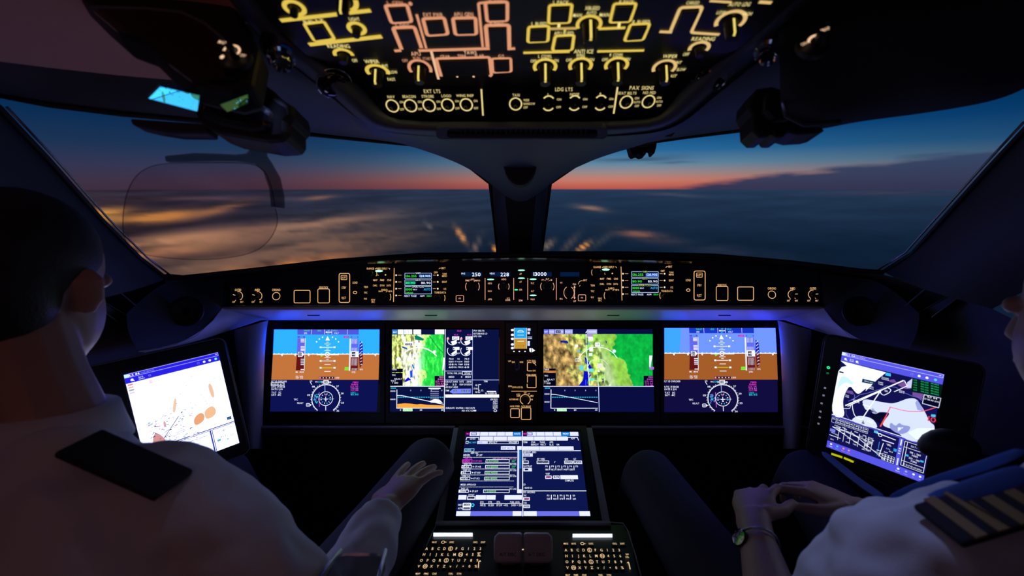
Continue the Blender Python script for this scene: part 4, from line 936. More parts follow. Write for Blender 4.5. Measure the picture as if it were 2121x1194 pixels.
# convert zoomed picture coordinates to the unit frame
def Z(x, y):
    px, py = 920+x*.18425, 870+y*.18425; u, v = Bp.L(px, py)
    return ((u-q0[0])/(q1[0]-q0[0])*1000, (v-q0[1])/HP*762)
def zr(x0, y0, x1, y1, c, k=1.0):
    a = Z(x0, (y0+y1)/2)[0]; b = Z(x1, (y0+y1)/2)[0]; d.rect(a, Z(x0, y0)[1], b, Z(x0, y1)[1], c, k)
def zb(x0, y0, x1, y1, c, w=4):
    a = Z(x0, (y0+y1)/2)[0]; b = Z(x1, (y0+y1)/2)[0]; d.box(a, Z(x0, y0)[1], b, Z(x0, y1)[1], w, c)
def zt(t, x, y, h, c, w=None, a='l'):
    X, Y_ = Z(x, y); X2 = Z(x+(w or 10), y)[0]; d.text(t, X, Y_, abs(Z(x, y+h/2)[1]-Z(x, y-h/2)[1]), c, a, w=(X2-X) if w else None)
PW = (200, 205, 255); d.l(1); d.fine = False
for x0, x1 in ((290, 400), (404, 496), (500, 590), (594, 682), (686, 772), (932, 1034), (1038, 1128), (1132, 1224), (1228, 1314), (1414, 1508)): zr(x0, 138, x1, 183, PW, 1.1)
zr(776, 138, 866, 183, (20, 130, 220)); zr(1318, 138, 1410, 186, (20, 130, 220)); zr(240, 138, 288, 183, (60, 5, 60)); zr(882, 138, 928, 183, (60, 5, 60))
for x0, x1 in ((400, 550), (555, 706), (712, 872), (884, 1006), (1010, 1132), (1136, 1258), (1262, 1386)): zr(x0, 190, x1, 236, PW, 1.15)
for x0, x1 in ((884, 1066), (1070, 1278), (1282, 1455)): zr(x0, 302, x1, 342, PW, 1.15)
for x0, x1 in ((160, 250), (356, 470), (474, 578), (678, 874)): zr(x0, 850, x1, 900, PW, 1.2)
zr(136, 1030, 1640, 1084, (110, 115, 235)); d.l(1.5); zr(136, 1030, 295, 1084, PW, 1.2); zr(770, 1030, 870, 1084, PW, 1.2); zr(895, 1030, 1040, 1084, PW, 1.2); zr(1520, 1030, 1640, 1084, PW, 1.2)
zr(1305, 625, 1503, 670, PW, 1.2); zr(820, 300, 872, 340, PW, 1.2); zr(846, 340, 868, 550, (20, 110, 200)); zr(820, 785, 872, 828, PW, 1.2); zr(822, 340, 842, 785, PW); zr(846, 550, 866, 780, (30, 34, 90)); d.fine = True
d.l(2)
zt('FMS1', 246, 160, 18, MG, 42); zt('FMS1', 886, 160, 18, MG, 40)
for x in (310, 938): zb(x, 146, x+52, 174, (30, 30, 60), 5); zt('ACT', x+6, 160, 16, (30, 30, 60), 40)
for t, x in (('ROUTE', 790), ('PERF', 1335)): zt(t, x, 160, 18, WHT, 64)
for t, x in (('FPLN', 420), ('DIR', 520), ('HOLD', 608), ('DEP', 702), ('IDX', 1052), ('FIX', 1150), ('VNAV', 1240), ('RTE', 1430)): zt(t, x, 160, 16, (225, 228, 255), 60)
zt('LEGS', 292, 214, 18, WHT, 60); d.stroke([Z(245, 232), Z(256, 200), Z(388, 200), Z(388, 232)], 5, WHT); zt('APP', 1425, 214, 18, WHT, 45); d.stroke([Z(1388, 232), Z(1388, 200), Z(1498, 200), Z(1510, 234)], 5, WHT)
zb(246, 244, 270, 270, WHT); zt('INC WPT', 278, 258, 18, CY_, 84); zr(372, 240, 482, 275, PW, 1.0); zb(488, 242, 834, 272, WHT); d.l(3); zt('DTC', 390, 258, 18, (30, 30, 60), 40); zt('SPD/ALT', 505, 258, 20, WHT, 92); zt('VPA-DEP', 725, 258, 20, WHT, 95)
d.l(2); zr(638, 300, 800, 340, PW, 1.1); d.l(3); zt('EXP ALTS', 652, 320, 20, (30, 30, 60), 118); d.l(2)
zb(228, 328, 336, 354, (150, 220, 255)); zt('LS051', 234, 341, 22, (150, 235, 255), 66); zt('059 13.1', 300, 376, 20, WHT, 80)
for y in (363, 425, 490, 555, 622, 690, 758):
    xa = 222-(y-363)*.12
    for i in range(46): d.l(2).rect(Z(xa+i*13.2, y)[0], Z(xa, y-2)[1], Z(xa+i*13.2+8, y)[0], Z(xa, y+3)[1], WHT)
rows_ = [('BEGEL', 400, WHT, '17:37', None, None), ('INBIS', 466, MG, '17:40', '4.0/170000', '130*'), ('DELAX', 530, WHT, '17:45', '3.0/60000', '130*'), ('PAS', 597, WHT, '17:50', '150/4000', None), ('GOTAX', 662, WHT, '17:52', '150/4000', None), ('MARNI', 806, WHT, '17:57', '7.0/10000', None)]
for t, y, c, tm, sa, sp_r in rows_:
    x = 222-(y-363)*.12; zt(t, x, y, 24, c, 78 if len(t) > 3 else 50); zt(tm, x+146, y, 20, c, 66)
    if t != 'BEGEL': zb(x-3, y-14, x+104, y+14, c, 4); zt('+', x+116, y, 26, c, 20); zt('340 1.3', x+20, y-28, 18, c, 80)
    if sa:
        zb(470-(y-466)*.08, y-16, 732, y+16, WHT, 4); zt(sa, 482-(y-466)*.08, y, 22, (140, 240, 160), 128); zt('350 LOG', 732, y-26, 17, WHT if y != 466 else (240, 150, 230), 78)
    if sp_r: zt(sp_r, 762, y, 20, GR, 44)
zt('DEP LEG SPD/ALT', 548, 440, 16, (240, 170, 235), 170)
zt('MISSED APPROACH', 186, 732, 20, WHT, 170); zt('OFFSET', 272, 847, 18, WHT, 68); d.l(3); zb(264, 864, 346, 898, WHT, 6); zt('----', 276, 882, 16, WHT, 56)
d.l(2); zt('DEST', 158, 960, 20, WHT, 48); zb(214, 942, 296, 976, WHT, 6); zt('LSGG', 224, 960, 22, WHT, 64); d.arc(*Z(320, 962), 11, 6, CY_); zt('ALTN', 156, 998, 20, WHT, 46); zb(212, 984, 292, 1014, WHT, 5); zt('----', 222, 999, 14, WHT, 56)
for t, x, w in (('DTG', 406, 36), ('ETE', 498, 38), ('ETA', 592, 38), ('FUEL (KG)', 742, 104)): zt(t, x, 928, 19, WHT, w)
for t, x, w in (('102', 408, 58), ('0:20', 496, 62), ('17:59 +02', 590, 126), ('2420 = 320', 755, 118)): zt(t, x, 964, 21, WHT, w)
d.stroke([Z(402, 945), Z(872, 945)], 4, WHT); d.stroke([Z(879, 128), Z(884, 1088)], 6, WHT); d.stroke([Z(884, 350), Z(1535, 350)], 6, WHT); d.stroke([Z(886, 802), Z(1598, 802)], 6, WHT)
for t, x, y, w in (('TERM', 888, 254, 46), ('STAR', 978, 254, 46), ('TRANS', 1074, 254, 58), ('APPR', 1184, 254, 42), ('BENOT', 978, 282, 84), ('VECT', 1080, 282, 66), ('ILS', 1186, 282, 42), ('04', 1264, 282, 30), ('AIRPORT (REF)', 888, 367, 145), ('OAT', 890, 443, 30), ('REF WIND', 1044, 443, 88), ('QNH', 1354, 443, 38), ('ALT', 1452, 443, 32), ('SLAT/FLAP', 892, 524, 94), ('VREF', 1140, 610, 46), ('COMPLETE', 1358, 687, 98), ('LD', 892, 730, 22), ('46040 KG', 904, 768, 84), ('GO AROUND', 892, 818, 130), ('VAC', 895, 853, 30), ('VGA', 896, 936, 32)):
    zt(t, x, y, 20, WHT, w)
zr(888, 380, 996, 416, PW, 1.1); zr(890, 542, 986, 582, PW, 1.1); d.l(3); zb(900, 388, 956, 408, (30, 30, 60), 4); zr(905, 552, 945, 572, (12, 12, 50)); d.l(2)
for x0, x1, y, t in ((888, 946, 480, '---'), (1044, 1176, 480, '---/---'), (1354, 1440, 480, '1020'), (1455, 1546, 480, '1410'), (1140, 1204, 648, '122'), (1228, 1292, 648, '5'), (894, 958, 893, '125'), (896, 960, 976, '200')):
    zb(x0, y-15, x1, y+15, WHT, 5); zt(t, x0+9, y, 18, WHT if t not in ('122', '125') else (255, 130, 230), x1-x0-18)
zt('/', 1236, 478, 20, WHT, 14); zt('+', 1210, 648, 18, WHT, 10)
for k_, (y0, tt, vv) in enumerate(((526, ('F0', 'F1', 'F2', 'F3', 'F4', 'F5'), ('180', '162', '150', '143', '135')), (855, ('F3', 'F2', 'F1', 'F0', 'G0'), ('125', '150', '170', '190', '200')))):
    for i, t in enumerate(tt):
        x = (1138 if k_ == 0 else 1156)+i*(68 if k_ == 0 else 72); zt(t, x, y0, 19, WHT, 26)
        if i < len(vv): zt(vv[i], x, y0+36, 19, WHT, 36)
        if i < len(tt)-1: d.stroke([Z(x+48, y0-8), Z(x+50, y0+44)], 5, WHT)
d.build('screen', o)
# ---------- tablets ----------
def tablet(s, B, quad, W_, label, dark):
    H_ = W_/.765; o = thing('tablet', label, 'tablet', B.W(W_/2, H_/2, 0))
    # frame with a wider margin on the button side
    if s < 0: X0, X1 = -.062, W_+.018
    else: X0, X1 = -.038, W_+.05
    prism('tablet_body', B, rr(X0, -.030, X1, H_+.030, .016), -.022, -.001, 'bezel_black', o, px=False, bevel=.003)
    tube('edge_strip', [B.W(*p, -.002) for p in rr(X0-.001, -.031, X1+.001, H_+.031, .017)], .0014, 'wall_dark' if s > 0 else 'shell_grey', o, n=6, closed=True)
    prism('mount_plate', B, [(W_*.2, H_*.2), (W_*.8, H_*.2), (W_*.8, H_*.8), (W_*.2, H_*.8)], -.06, -.022, 'rubber', o, px=False)
    M = lambda x, y: (x/1000*W_, y/1000*W_)     # 1000 wide, 1307 high
    d = Dr(B, M, base=.0004, dz=.00018); HH = 1307; d.fine = False
    BL = (62, 62, 225)
    if not dark:
        d.add([M(0, 0), M(1000, 0), M(1000, HH), M(0, HH)], (1.3, 1.35, 2.3)); d.l(1)
        d.rect(0, 0, 1000, 118, (38, 30, 215), 1.2); d.fine = True; d.l(2)
        d.rect(0, 4, 42, 46, (190, 225, 255)); d.text('ILS 04', 95, 26, 24, (255, 255, 255), w=100, k=1.2); d.text('LSGG GENEVA', 225, 26, 17, (150, 160, 235), w=130)
        d.box(44, 4, 992, 46, 4, (190, 190, 255)); d.stroke([(960, 28), (970, 20), (980, 28)], 4, WHT)
        d.disc(64, 84, 15, WHT); d.stroke([(72, 92), (84, 102)], 7, WHT); d.text('5/5', 150, 74, 16, WHT, w=46); d.stroke([(125, 98), (185, 98)], 5, WHT); d.arc(236, 84, 10, 4, (150, 150, 240))
        for x, c in ((820, WHT), (885, WHT), (955, (130, 255, 220))): d.disc(x, 82, 15, c)
        d.box(742, 72, 764, 92, 3, (130, 130, 230)); d.arc(885, 82, 7, 3, BL)
        # pale paper chart
        SK = (238, 170, 120); PKc = (215, 150, 150)
        def blob(pts, c, k=1.0): d.l(2).poly(soft(pts), c, k)
        blob([(800, 400), (835, 380), (850, 500), (842, 590), (815, 585), (800, 500)], (244, 200, 165)); blob([(560, 800), (600, 750), (660, 730), (690, 780), (670, 850), (600, 880), (560, 870)], SK); blob([(690, 740), (740, 700), (800, 690), (830, 760), (800, 830), (720, 850), (690, 830)], (248, 195, 150))
        blob([(395, 520), (425, 440), (440, 470), (415, 580), (385, 640), (370, 610)], (244, 205, 175)); blob([(130, 830), (170, 800), (230, 900), (250, 1000), (230, 1070), (130, 1050), (100, 960)], PKc); blob([(255, 700), (275, 690), (280, 770), (250, 780)], (225, 170, 165))
        d.l(3); INK = (40, 40, 90)
        d.stroke([(225, 905), (420, 690)], 8, (60, 60, 100)); d.stroke([(240, 880), (250, 905)], 8, INK)
        d.stroke([(235, 660), (285, 610)], 5, (160, 150, 150)); d.arc(335, 880, 40, 4, INK, 180, 350); d.stroke([(375, 885), (440, 880), (455, 900)], 4, INK); d.stroke([(90, 760), (60, 1050), (150, 1100)], 3, (190, 190, 200))
        d.stroke([(150, 1100), (470, 1010), (600, 980)], 3, (200, 205, 220)); d.stroke([(345, 900), (350, 760), (330, 720)], 3, (190, 190, 220))
        for i in range(130):
            x = 90+random.random()**1.3*480; y = 620+random.random()*420; c = random.choice([(150, 150, 170), (60, 60, 95), (180, 120, 110), (140, 180, 210)])
            d.rect(x, y, x+8+random.random()*18, y+5+random.random()*6, c)
        for x, y in ((640, 230), (560, 330), (480, 410), (420, 520), (570, 560), (610, 610), (700, 500), (720, 540), (735, 640), (880, 330), (945, 340), (950, 365), (350, 560), (730, 600)): d.rect(x, y, x+14, y+6, (140, 140, 160))
        for i, c in enumerate(((240, 150, 140), (250, 190, 160), (170, 170, 180), (200, 200, 210))): d.rect(12, 128+i*34, 62, 148+i*34, c)
        for i in range(4): d.rect(216, 140+i*12, 246, 146+i*12, (240, 130, 110))
        d.rect(925, 905, 975, 945, (10, 60, 120)); d.text('pdf', 950, 925, 16, (120, 190, 230), w=28)
        d.rect(0, 985, 1000, 996, (5, 8, 90)); d.rect(0, 1004, 1000, 1011, (5, 8, 70)); d.rect(488, 986, 520, 996, WHT)
        d.rect(700, 1011, 716, 1307, (30, 50, 170)); d.rect(724, 1011, 732, 1307, (10, 12, 90))
        d.text('Cat 7 - SMA', 820, 1060, 20, INK, w=120); d.text('S4.2/3', 830, 1140, 20, INK, w=80); d.text('8', 950, 1045, 16, INK); d.rect(870, 1190, 890, 1206, (100, 200, 240)); d.rect(760, 1160, 800, 1186, (80, 170, 235)); d.box(925, 1150, 950, 1176, 4, (120, 160, 190))
        for y in (1080, 1120, 1160, 1200, 1250): d.text('M Climb 300 ft by GVA', 470, y, 16, (100, 100, 135), w=220)
        for i in range(26): d.rect(380+i*11, 1052, 386+i*11, 1052+6+(i % 4)*3, (60, 60, 90))
        d.rect(250, 1120, 310, 1150, (90, 190, 245))
    else:
        d.add([M(0, 0), M(1000, 0), M(1000, HH), M(0, HH)], (.006, .006, .085)); d.l(.5); VI = (84, 84, 225)
        d.rect(0, 0, 1000, 120, VI, 1.1); d.rect(0, 1215, 1000, 1307, VI, 1.1); LT = (225, 236, 250); L2_ = (196, 206, 246)
        # land and cloud shapes of the night chart, in zoomed picture coordinates
        def Zt(x, y):
            u, v = B.L(1700+x*.15072, 720+y*.15072); return (u/W_*1000, v/W_*1000)
        def zp(pts, c, k=1.0): d.poly([Zt(*p) for p in (soft(pts) if len(pts) > 7 else pts)], c, k)
        def zs(pts, w, c, r=0): d.stroke([Zt(*p) for p in pts], w, c, False, r)
        d.l(1); zp([(274, 183), (900, 345), (780, 440), (620, 600), (640, 490), (570, 430)][::1], (228, 238, 246), 1.1); zp([(274, 183), (780, 440), (600, 580), (520, 650), (470, 610), (400, 515), (330, 640), (300, 760), (340, 980), (135, 940), (200, 560)], (228, 240, 246), 1.1)
        zp([(560, 700), (800, 745), (940, 770), (1010, 770), (1100, 740), (1200, 700), (1310, 700), (1380, 800), (1430, 880), (1500, 1030), (1580, 1080), (1530, 1300), (1200, 1300), (1020, 1130), (840, 1080), (880, 1000), (960, 900), (870, 890), (800, 890), (760, 920), (700, 900), (690, 840), (640, 870), (600, 840)], L2_, 1.05)
        zp([(690, 860), (720, 820), (760, 900), (860, 885), (910, 950), (880, 1010), (820, 960), (830, 1060), (740, 1000), (660, 930), (700, 900)], (8, 8, 40))
        zp([(410, 1010), (480, 950), (560, 940), (700, 970), (770, 1050), (780, 1120), (600, 1080), (560, 1060)], (205, 214, 250)); zp([(550, 1060), (585, 1000), (610, 1070)], (8, 8, 50))
        d.l(1.5); zp([(270, 400), (360, 400), (460, 500), (420, 520), (350, 470), (230, 560), (200, 700), (150, 900), (230, 560)], (190, 226, 245)); zp([(960, 1020), (1030, 1090), (1080, 1030), (1120, 1070), (1230, 1080), (1230, 1130), (1160, 1190), (1060, 1190), (940, 1110)], (150, 158, 225)); zp([(1060, 1100), (1140, 1100), (1100, 1130), (1060, 1160)], LT); zp([(1330, 720), (1380, 800), (1420, 880), (1330, 860), (1300, 760)], (160, 170, 232))
        zp([(1200, 1170), (1330, 1110), (1560, 1110), (1530, 1300), (1300, 1260)], (220, 232, 248))
        zp([(1265, 615), (1410, 640), (1400, 720), (1340, 690), (1260, 660)], (120, 80, 160)); zp([(1080, 500), (1150, 470), (1230, 570), (1160, 570), (1060, 520)], (120, 80, 160)); zp([(360, 590), (440, 600), (440, 650), (350, 620)], (110, 80, 150)); zp([(920, 450), (1010, 440), (1050, 490), (960, 480)], (120, 80, 160)); zp([(1190, 480), (1260, 430), (1250, 560), (1180, 560)], (190, 190, 240))
        d.fine = True; d.l(2.5)
        zs([(340, 800), (1140, 455)], 13, WHT); zs([(370, 810), (830, 600)], 9, WHT); zs([(1150, 455), (1190, 530), (1010, 610)], 8, WHT); zs([(1140, 455), (1040, 500)], 8, WHT); zs([(815, 610), (585, 960)], 10, WHT)
        zs([(435, 770), (440, 850), (470, 950), (560, 995), (585, 970)], 8, WHT, 60); zs([(820, 600), (830, 640), (870, 660), (950, 620), (970, 580), (930, 560)], 7, WHT, 40); zs([(310, 840), (400, 840), (420, 790)], 5, WHT)
        zs([(380, 740), (440, 720), (540, 650), (640, 630), (830, 570), (900, 530), (1040, 550), (1100, 600), (1260, 670), (1340, 690), (1390, 730)], 4, (130, 130, 240)); zs([(440, 620), (470, 660), (460, 700), (410, 730)], 4, (130, 130, 240)); zs([(350, 850), (350, 920), (400, 1000)], 4, (110, 110, 230))
        for x0, y0, x1, y1 in ((330, 650, 400, 690), (780, 470, 870, 520), (650, 530, 740, 580), (1070, 590, 1160, 630), (880, 590, 920, 610), (820, 410, 950, 450), (430, 720, 550, 760), (240, 700, 300, 740), (620, 1000, 740, 1040), (560, 800, 700, 805)):
            for k_ in range(2):
                c0 = Zt((x0+x1)/2, y0+(y1-y0)*(.25+.5*k_)); d.text(random.choice(['GG513', '050/25', 'INBIS', '7000', 'D10.8']), c0[0], c0[1], 13, WHT, w=max(30, (x1-x0)*.55))
        zp([(575, 430), (750, 470), (745, 515), (565, 480)], (10, 50, 90)); d.l(3); c0 = Zt(660, 475); d.text('GENEVA D114.6', c0[0], c0[1], 13, WHT, w=90)
        zs([(962, 822), (1180, 880), (1420, 880), (1580, 825)], 8, (255, 90, 110), 60); zs([(960, 815), (900, 945)], 9, (255, 90, 110)); zs([(900, 945), (820, 1090)], 14, (255, 80, 80)); c0 = Zt(1530, 990); d.text('10', c0[0], c0[1], 60, (245, 60, 60), w=70)
        zp([(895, 345), (965, 360), (965, 400), (890, 385)], (60, 190, 250)); zp([(1520, 920), (1580, 925), (1580, 960), (1515, 950)], (80, 200, 240))
        d.l(2.2); zp([(1262, 432), (1680, 530), (1645, 680), (1240, 600)], (2, 30, 22)); d.l(3)
        for r_ in range(5):
            for c_, (x, w_) in enumerate(((1300, 40), (1430, 90), (1570, 90))):
                p = Zt(x, 450+r_*34+c_*28); d.text(('D-ATIS', '125.225', '119.005')[c_][:6 if c_ == 0 else 7], p[0], p[1], 14, (40, 210, 130), w=w_*.75)
        d.l(2.4); zp([(1425, 650), (1650, 700), (1620, 830), (1400, 770)], (6, 8, 40)); d.stroke([Zt(*p) for p in ((1425, 650), (1650, 700), (1620, 830), (1400, 770))], 7, WHT, True); d.l(3); p = Zt(1535, 690); d.text('ILS 04', p[0], p[1], 22, WHT, w=85); p = Zt(1530, 730); d.text('D*110.90 ISW', p[0], p[1], 16, WHT, w=130)
        zp([(260, 325), (318, 338), (314, 358), (256, 345)], (20, 20, 60))
        # title bars
        d.l(2); d.rect(0, 4, 40, 44, (200, 225, 255)); d.text('ILS 04', 95, 25, 24, WHT, w=92); d.text('LSGG GENEVA', 200, 25, 16, (190, 190, 250), w=110); d.box(44, 4, 992, 44, 4, (200, 200, 255)); d.stroke([(958, 28), (968, 20), (978, 28)], 4, WHT)
        d.disc(48, 86, 14, WHT); d.stroke([(54, 92), (68, 102)], 6, WHT); d.text('5/5', 116, 76, 15, WHT, w=42); d.stroke([(92, 96), (140, 96)], 5, WHT); d.disc(174, 86, 14, WHT); d.stroke([(182, 94), (192, 104)], 6, WHT)
        d.box(712, 74, 732, 92, 3, (140, 140, 240))
        for x, c in ((790, WHT), (860, WHT), (935, (90, 220, 255))): d.disc(x, 84, 14, c)
        # lower pages
        d.l(2); d.rect(0, 846, 1000, 856, (210, 210, 250)); d.rect(0, 864, 1000, 874, VI); d.rect(720, 874, 762, 1216, VI, 1.1); d.rect(736, 884, 748, 960, WHT); d.rect(736, 1120, 748, 1208, WHT)
        for y in (1000, 1030, 1060): d.rect(732, y-6, 752, y+6, WHT)
        for i in range(8): d.box(10+i*50, 884, 58+i*50, 952, 3, (200, 205, 240)); d.text(('GS', '12.4', '10', '8', '6', '4', '2', '0')[i], 34+i*50, 902, 15, WHT, w=30); d.text(('', '7000', '4990', '4350', '3720', '3080', '2440', '1810')[i], 34+i*50, 932, 14, WHT, w=36)
        for a_, b_ in (((30, 1010), (430, 1150)), ((30, 1010), (260, 1010)), ((260, 1010), (620, 1200)), ((10, 1130), (140, 1130)), ((180, 1020), (420, 1040))): d.stroke([a_, b_], 6, WHT)
        for x in (110, 170, 240, 330, 400, 430, 470): d.stroke([(x, 985), (x, 1160)], 4, WHT)
        for i in range(46): x = 20+random.random()*660; y = 975+random.random()*205; d.text(random.choice(['D12.4', '7000', '044', 'GG6', '2.8', '1710', 'PAPI', 'FAP']), x, y, 14, WHT, w=36)
        d.stroke([(500, 900), (690, 915)], 8, WHT); d.rect(560, 960, 680, 972, (200, 200, 250)); d.stroke([(540, 1000), (540, 1180)], 5, (60, 150, 240)); d.stroke([(580, 1000), (560, 1180)], 6, WHT); d.rect(470, 880, 510, 910, (80, 200, 240)); d.arc(535, 915, 18, 6, WHT)
        for r_ in range(3):
            for c_ in range(4): d.box(590+c_*30, 1130+r_*26, 618+c_*30, 1154+r_*26, 3, WHT)
        d.rect(10, 1040, 70, 1080, (120, 130, 240)); d.rect(620, 1020, 700, 1060, (10, 20, 90)); d.rect(685, 1020, 715, 1055, (50, 170, 240))
        d.box(775, 890, 985, 1190, 4, WHT); d.stroke([(800, 890), (800, 1190)], 4, WHT); d.stroke([(775, 960), (985, 960)], 4, WHT); d.stroke([(775, 1130), (985, 1130)], 4, WHT)
        for t, y in (('Cat 7 - SMA', 925), ('210 - 260', 1000), ('7000', 1030), ('220 - 280', 1070), ('7000', 1100), ('C, N of AD and airlines', 1165)): d.text(t, 885, y, 20, WHT, w=165 if len(t) > 12 else 100 if len(t) > 5 else 56)
        d.rect(800, 1040, 830, 1062, (60, 180, 240)); d.rect(940, 1050, 970, 1072, (60, 180, 240))
        for x, t, c in ((48, 'Home', WHT), (120, 'Charts', (80, 190, 250)), (190, 'Notes', (255, 130, 130)), (250, 'Alt', (240, 140, 160)), (760, 'Docs', WHT), (835, 'Clips', (170, 170, 240)), (905, '', WHT), (965, '', WHT)):
            d.disc(x, 1246, 12, c); d.text(t or '-', x, 1278, 12, c, w=38 if t else 16)
    d.build('screen', o)
    # buttons in the margin
    d = Dr(B, M, base=.0006); xb = -150 if s < 0 else -115
    def pb(px, py, r, c):
        u, v = B.L(px, py); d.M = lambda x, y: (u+x/1000*W_, v+y/1000*W_); d.disc(0, 0, r, c); return d
    if s < 0:
        pb(240, 826, 20, (40, 255, 140)); pb(240, 826, 6, (0, 60, 30)); pb(244, 839, 9, (0, 70, 55)); d.arc(0, 0, 14, 5, (0, 90, 70)); pb(250, 871, 5, (60, 60, 80)); d.box(-12, -10, 12, 10, 4, (130, 120, 150), r=3)
    else:
        pb(1716, 762, 20, (60, 255, 160)); d.l(1); pb(1716, 762, 6, (0, 70, 40)); d.l(0); pb(1714.5, 773.5, 3, (0, 120, 60)); d.arc(0, 0, 11, 4, (30, 150, 90))
        for px, py in ((1709, 804), (1706, 819.5), (1702, 836), (1699.5, 853), (1698, 865), (1695.5, 878)): pb(px, py, 3, (190, 190, 210)); d.box(-10, -9, 10, 9, 4, (150, 150, 180), r=3)
        for a_, b_ in (((1722, 940.5), (1745, 948)), ((1748, 949), (1768, 957.5))):
            ua, ub = B.L(*a_), B.L(*b_); d.stroke([ua, ub], .0045, (190, 190, 20), uv=True)
    leg(d, 'lit_buttons', o)
    return o
tablet(-1, Btl, None, .165, 'left tablet tilted beside the leftmost display, showing a bright white chart', False)
tablet(1, Btr, None, .165, 'right tablet tilted beside the rightmost display, showing a dark blue night chart', True)

# ---------- overhead ----------
GD = (228, 196, 82); SM = (224, 152, 114); GO = (226, 188, 120); YW = (255, 236, 150)
ov = thing('overhead_panel', 'large black overhead panel glowing with gold and salmon switch outlines', 'overhead panel', Bo.P(1083, 100))
OL = [(455, -70), (528, 0), (560, 45), (632, 112), (700, 158), (748, 183), (1418, 183), (1462, 158), (1507, 122), (1562, 72), (1628, 13), (1715, -70)]
prism('backing', Bs, [(730, 160), (1440, 160), (1450, 200), (1440, 252), (1396, 300), (796, 300), (740, 254), (724, 214)], -.03, -.022, 'hood_black', ov)
prism('panel_plate', Bo, OL, -.03, 0, 'panel_black', ov)
strip = [(752, 172), (1420, 172), (1412, 196), (1392, 232), (1372, 246), (820, 250), (794, 238), (776, 208)]
# trim moulding round the panel
trimP = [(440, -70, .50), (515, 5, .55), (556, 58, .585), (628, 120, .62), (694, 164, .645), (736, 202, .665), (762, 240, .685), (790, 258, .70), (840, 266, .71), (1083, 268, .715), (1326, 263, .71), (1370, 252, .70), (1398, 232, .685), (1424, 200, .665), (1466, 160, .645), (1512, 122, .62), (1570, 76, .585), (1640, 12, .55), (1735, -70, .50)]
inner = [(478, -70), (546, 0), (580, 45), (650, 104), (714, 146), (756, 184), (780, 218), (800, 238), (842, 248), (1083, 250), (1326, 246), (1364, 240), (1388, 220), (1410, 186), (1447, 148), (1490, 112), (1544, 66), (1610, 10), (1700, -70)]
# outer edge follows the top of the header
outer = [(400, -70), (470, 5), (520, 62), (575, 130), (650, 190), (716, 240), (760, 268), (796, 279), (850, 284), (1083, 287), (1316, 281), (1366, 276), (1402, 262), (1450, 232), (1512, 186), (1585, 128), (1640, 62), (1700, 5), (1770, -70)]
ri = [PD(x, y, t+.012) for (x, y), (_, _, t) in zip(inner, trimP)]; rm_ = [PD(x, y, t-.012) for x, y, t in trimP]; ro = [PD(x, y, t+.03) for (x, y), (_, _, t) in zip(outer, trimP)]
loft('surround', [[p+FWD*.02 for p in ri], ri, rm_, [lerp(a, b, .5)-V3((0, .004, 0)) for a, b in zip(rm_, ro)], ro, [p+FWD*.03 for p in ro]], 'header_grey', ov, sub=1)
d = Dr(Bo, base=.0012, dz=.0003)
def rq(pts, c, w=6.5, r=5): d.stroke(pts, w, c, True, r)
# left column, gold
d.arc(610, 15, 19, 8, GD, ry=14); d.stroke([(581, 41), (706, 27)], 8.5, GD); d.stroke([(722, 25), (768, 20)], 8.5, GD)
d.arc(713, -2, 23, 9, GD, -80, 0); d.text('LIGHT', 734, 38, 7, YW, w=22); d.arc(739, 57.5, 16, 7, GD, ry=11.5)
rq([(630, 48), (671, 43), (693, 79), (651, 83)], GD, 6, 4); d.text('IND', 640, 44, 7, YW, w=22); d.text('LT', 663, 41, 7, YW, w=16)
d.stroke([(640, 91), (791, 74)], 8.5, GD); d.text('READING', 701, 94, 7.5, YW, w=46)
d.arc(712, 112, 18, 6, GD, -10, 190, ry=11); d.text('OFF', 735, 124, 6.5, YW, w=11)
d.text('WIPER', 770, 126, 7.5, YW, w=30); d.arc(782, 147, 21, 6, GD, -25, 205, ry=13); d.text('INT', 798, 135, 6, YW, w=12); d.text('SLOW', 814, 148, 6, YW, w=18); d.text('FAST', 811, 163, 6, YW, w=16)
# electrical block, salmon
rq([(798, 10), (843, 8), (853, 43), (811, 46)], SM); d.text('L GEN', 818, 4, 7, SM, w=32); d.disc(850, 6, 4, SM); rq([(876, 37), (920, 35), (928, 69), (885, 72)], SM); rq([(938, 36), (985, 35), (987, 69), (943, 70)], SM); rq([(1005, 3), (1051, 2), (1051, 41), (1009, 43)], SM)
d.text('EXT PWR', 897, 29, 8, (240, 175, 135), w=40); d.text('APU GEN', 960, 28, 8, (240, 175, 135), w=40); d.text('R GEN', 1028, 0, 7, SM, w=30)
d.stroke([(832, 101), (814, 56), (858, 54), (873, 98)], 6.5, SM, r=5); d.text('L DISC', 834, 51, 6.5, (240, 175, 135), w=28); d.stroke([(817, 104), (831, 103)], 6, SM)
d.stroke([(1010, 96), (1006, 51), (1054, 50), (1055, 97)], 6.5, SM, r=5); d.text('R DISC', 1029, 48, 6.5, (240, 175, 135), w=28); d.stroke([(1051, 100), (1067, 99)], 6, SM)
d.stroke([(863, 28), (883, 99)], 4.5, SM); d.stroke([(1006, 3), (991, 5), (1000, 96)], 5, SM, r=3); d.stroke([(867, 103.5), (1014, 99)], 6.5, SM)
d.stroke([(893, 104), (908.5, 163)], 4.5, (240, 190, 150)); d.text('APU', 861, 110, 8, (240, 175, 135), w=20); d.text('OFF', 839, 124, 6, SM, w=12); d.text('RUN', 863, 119, 6, SM, w=14); d.text('START', 885, 120, 6, SM, w=18)
d.arc(870, 141, 22, 5, SM, -25, 205, ry=17)
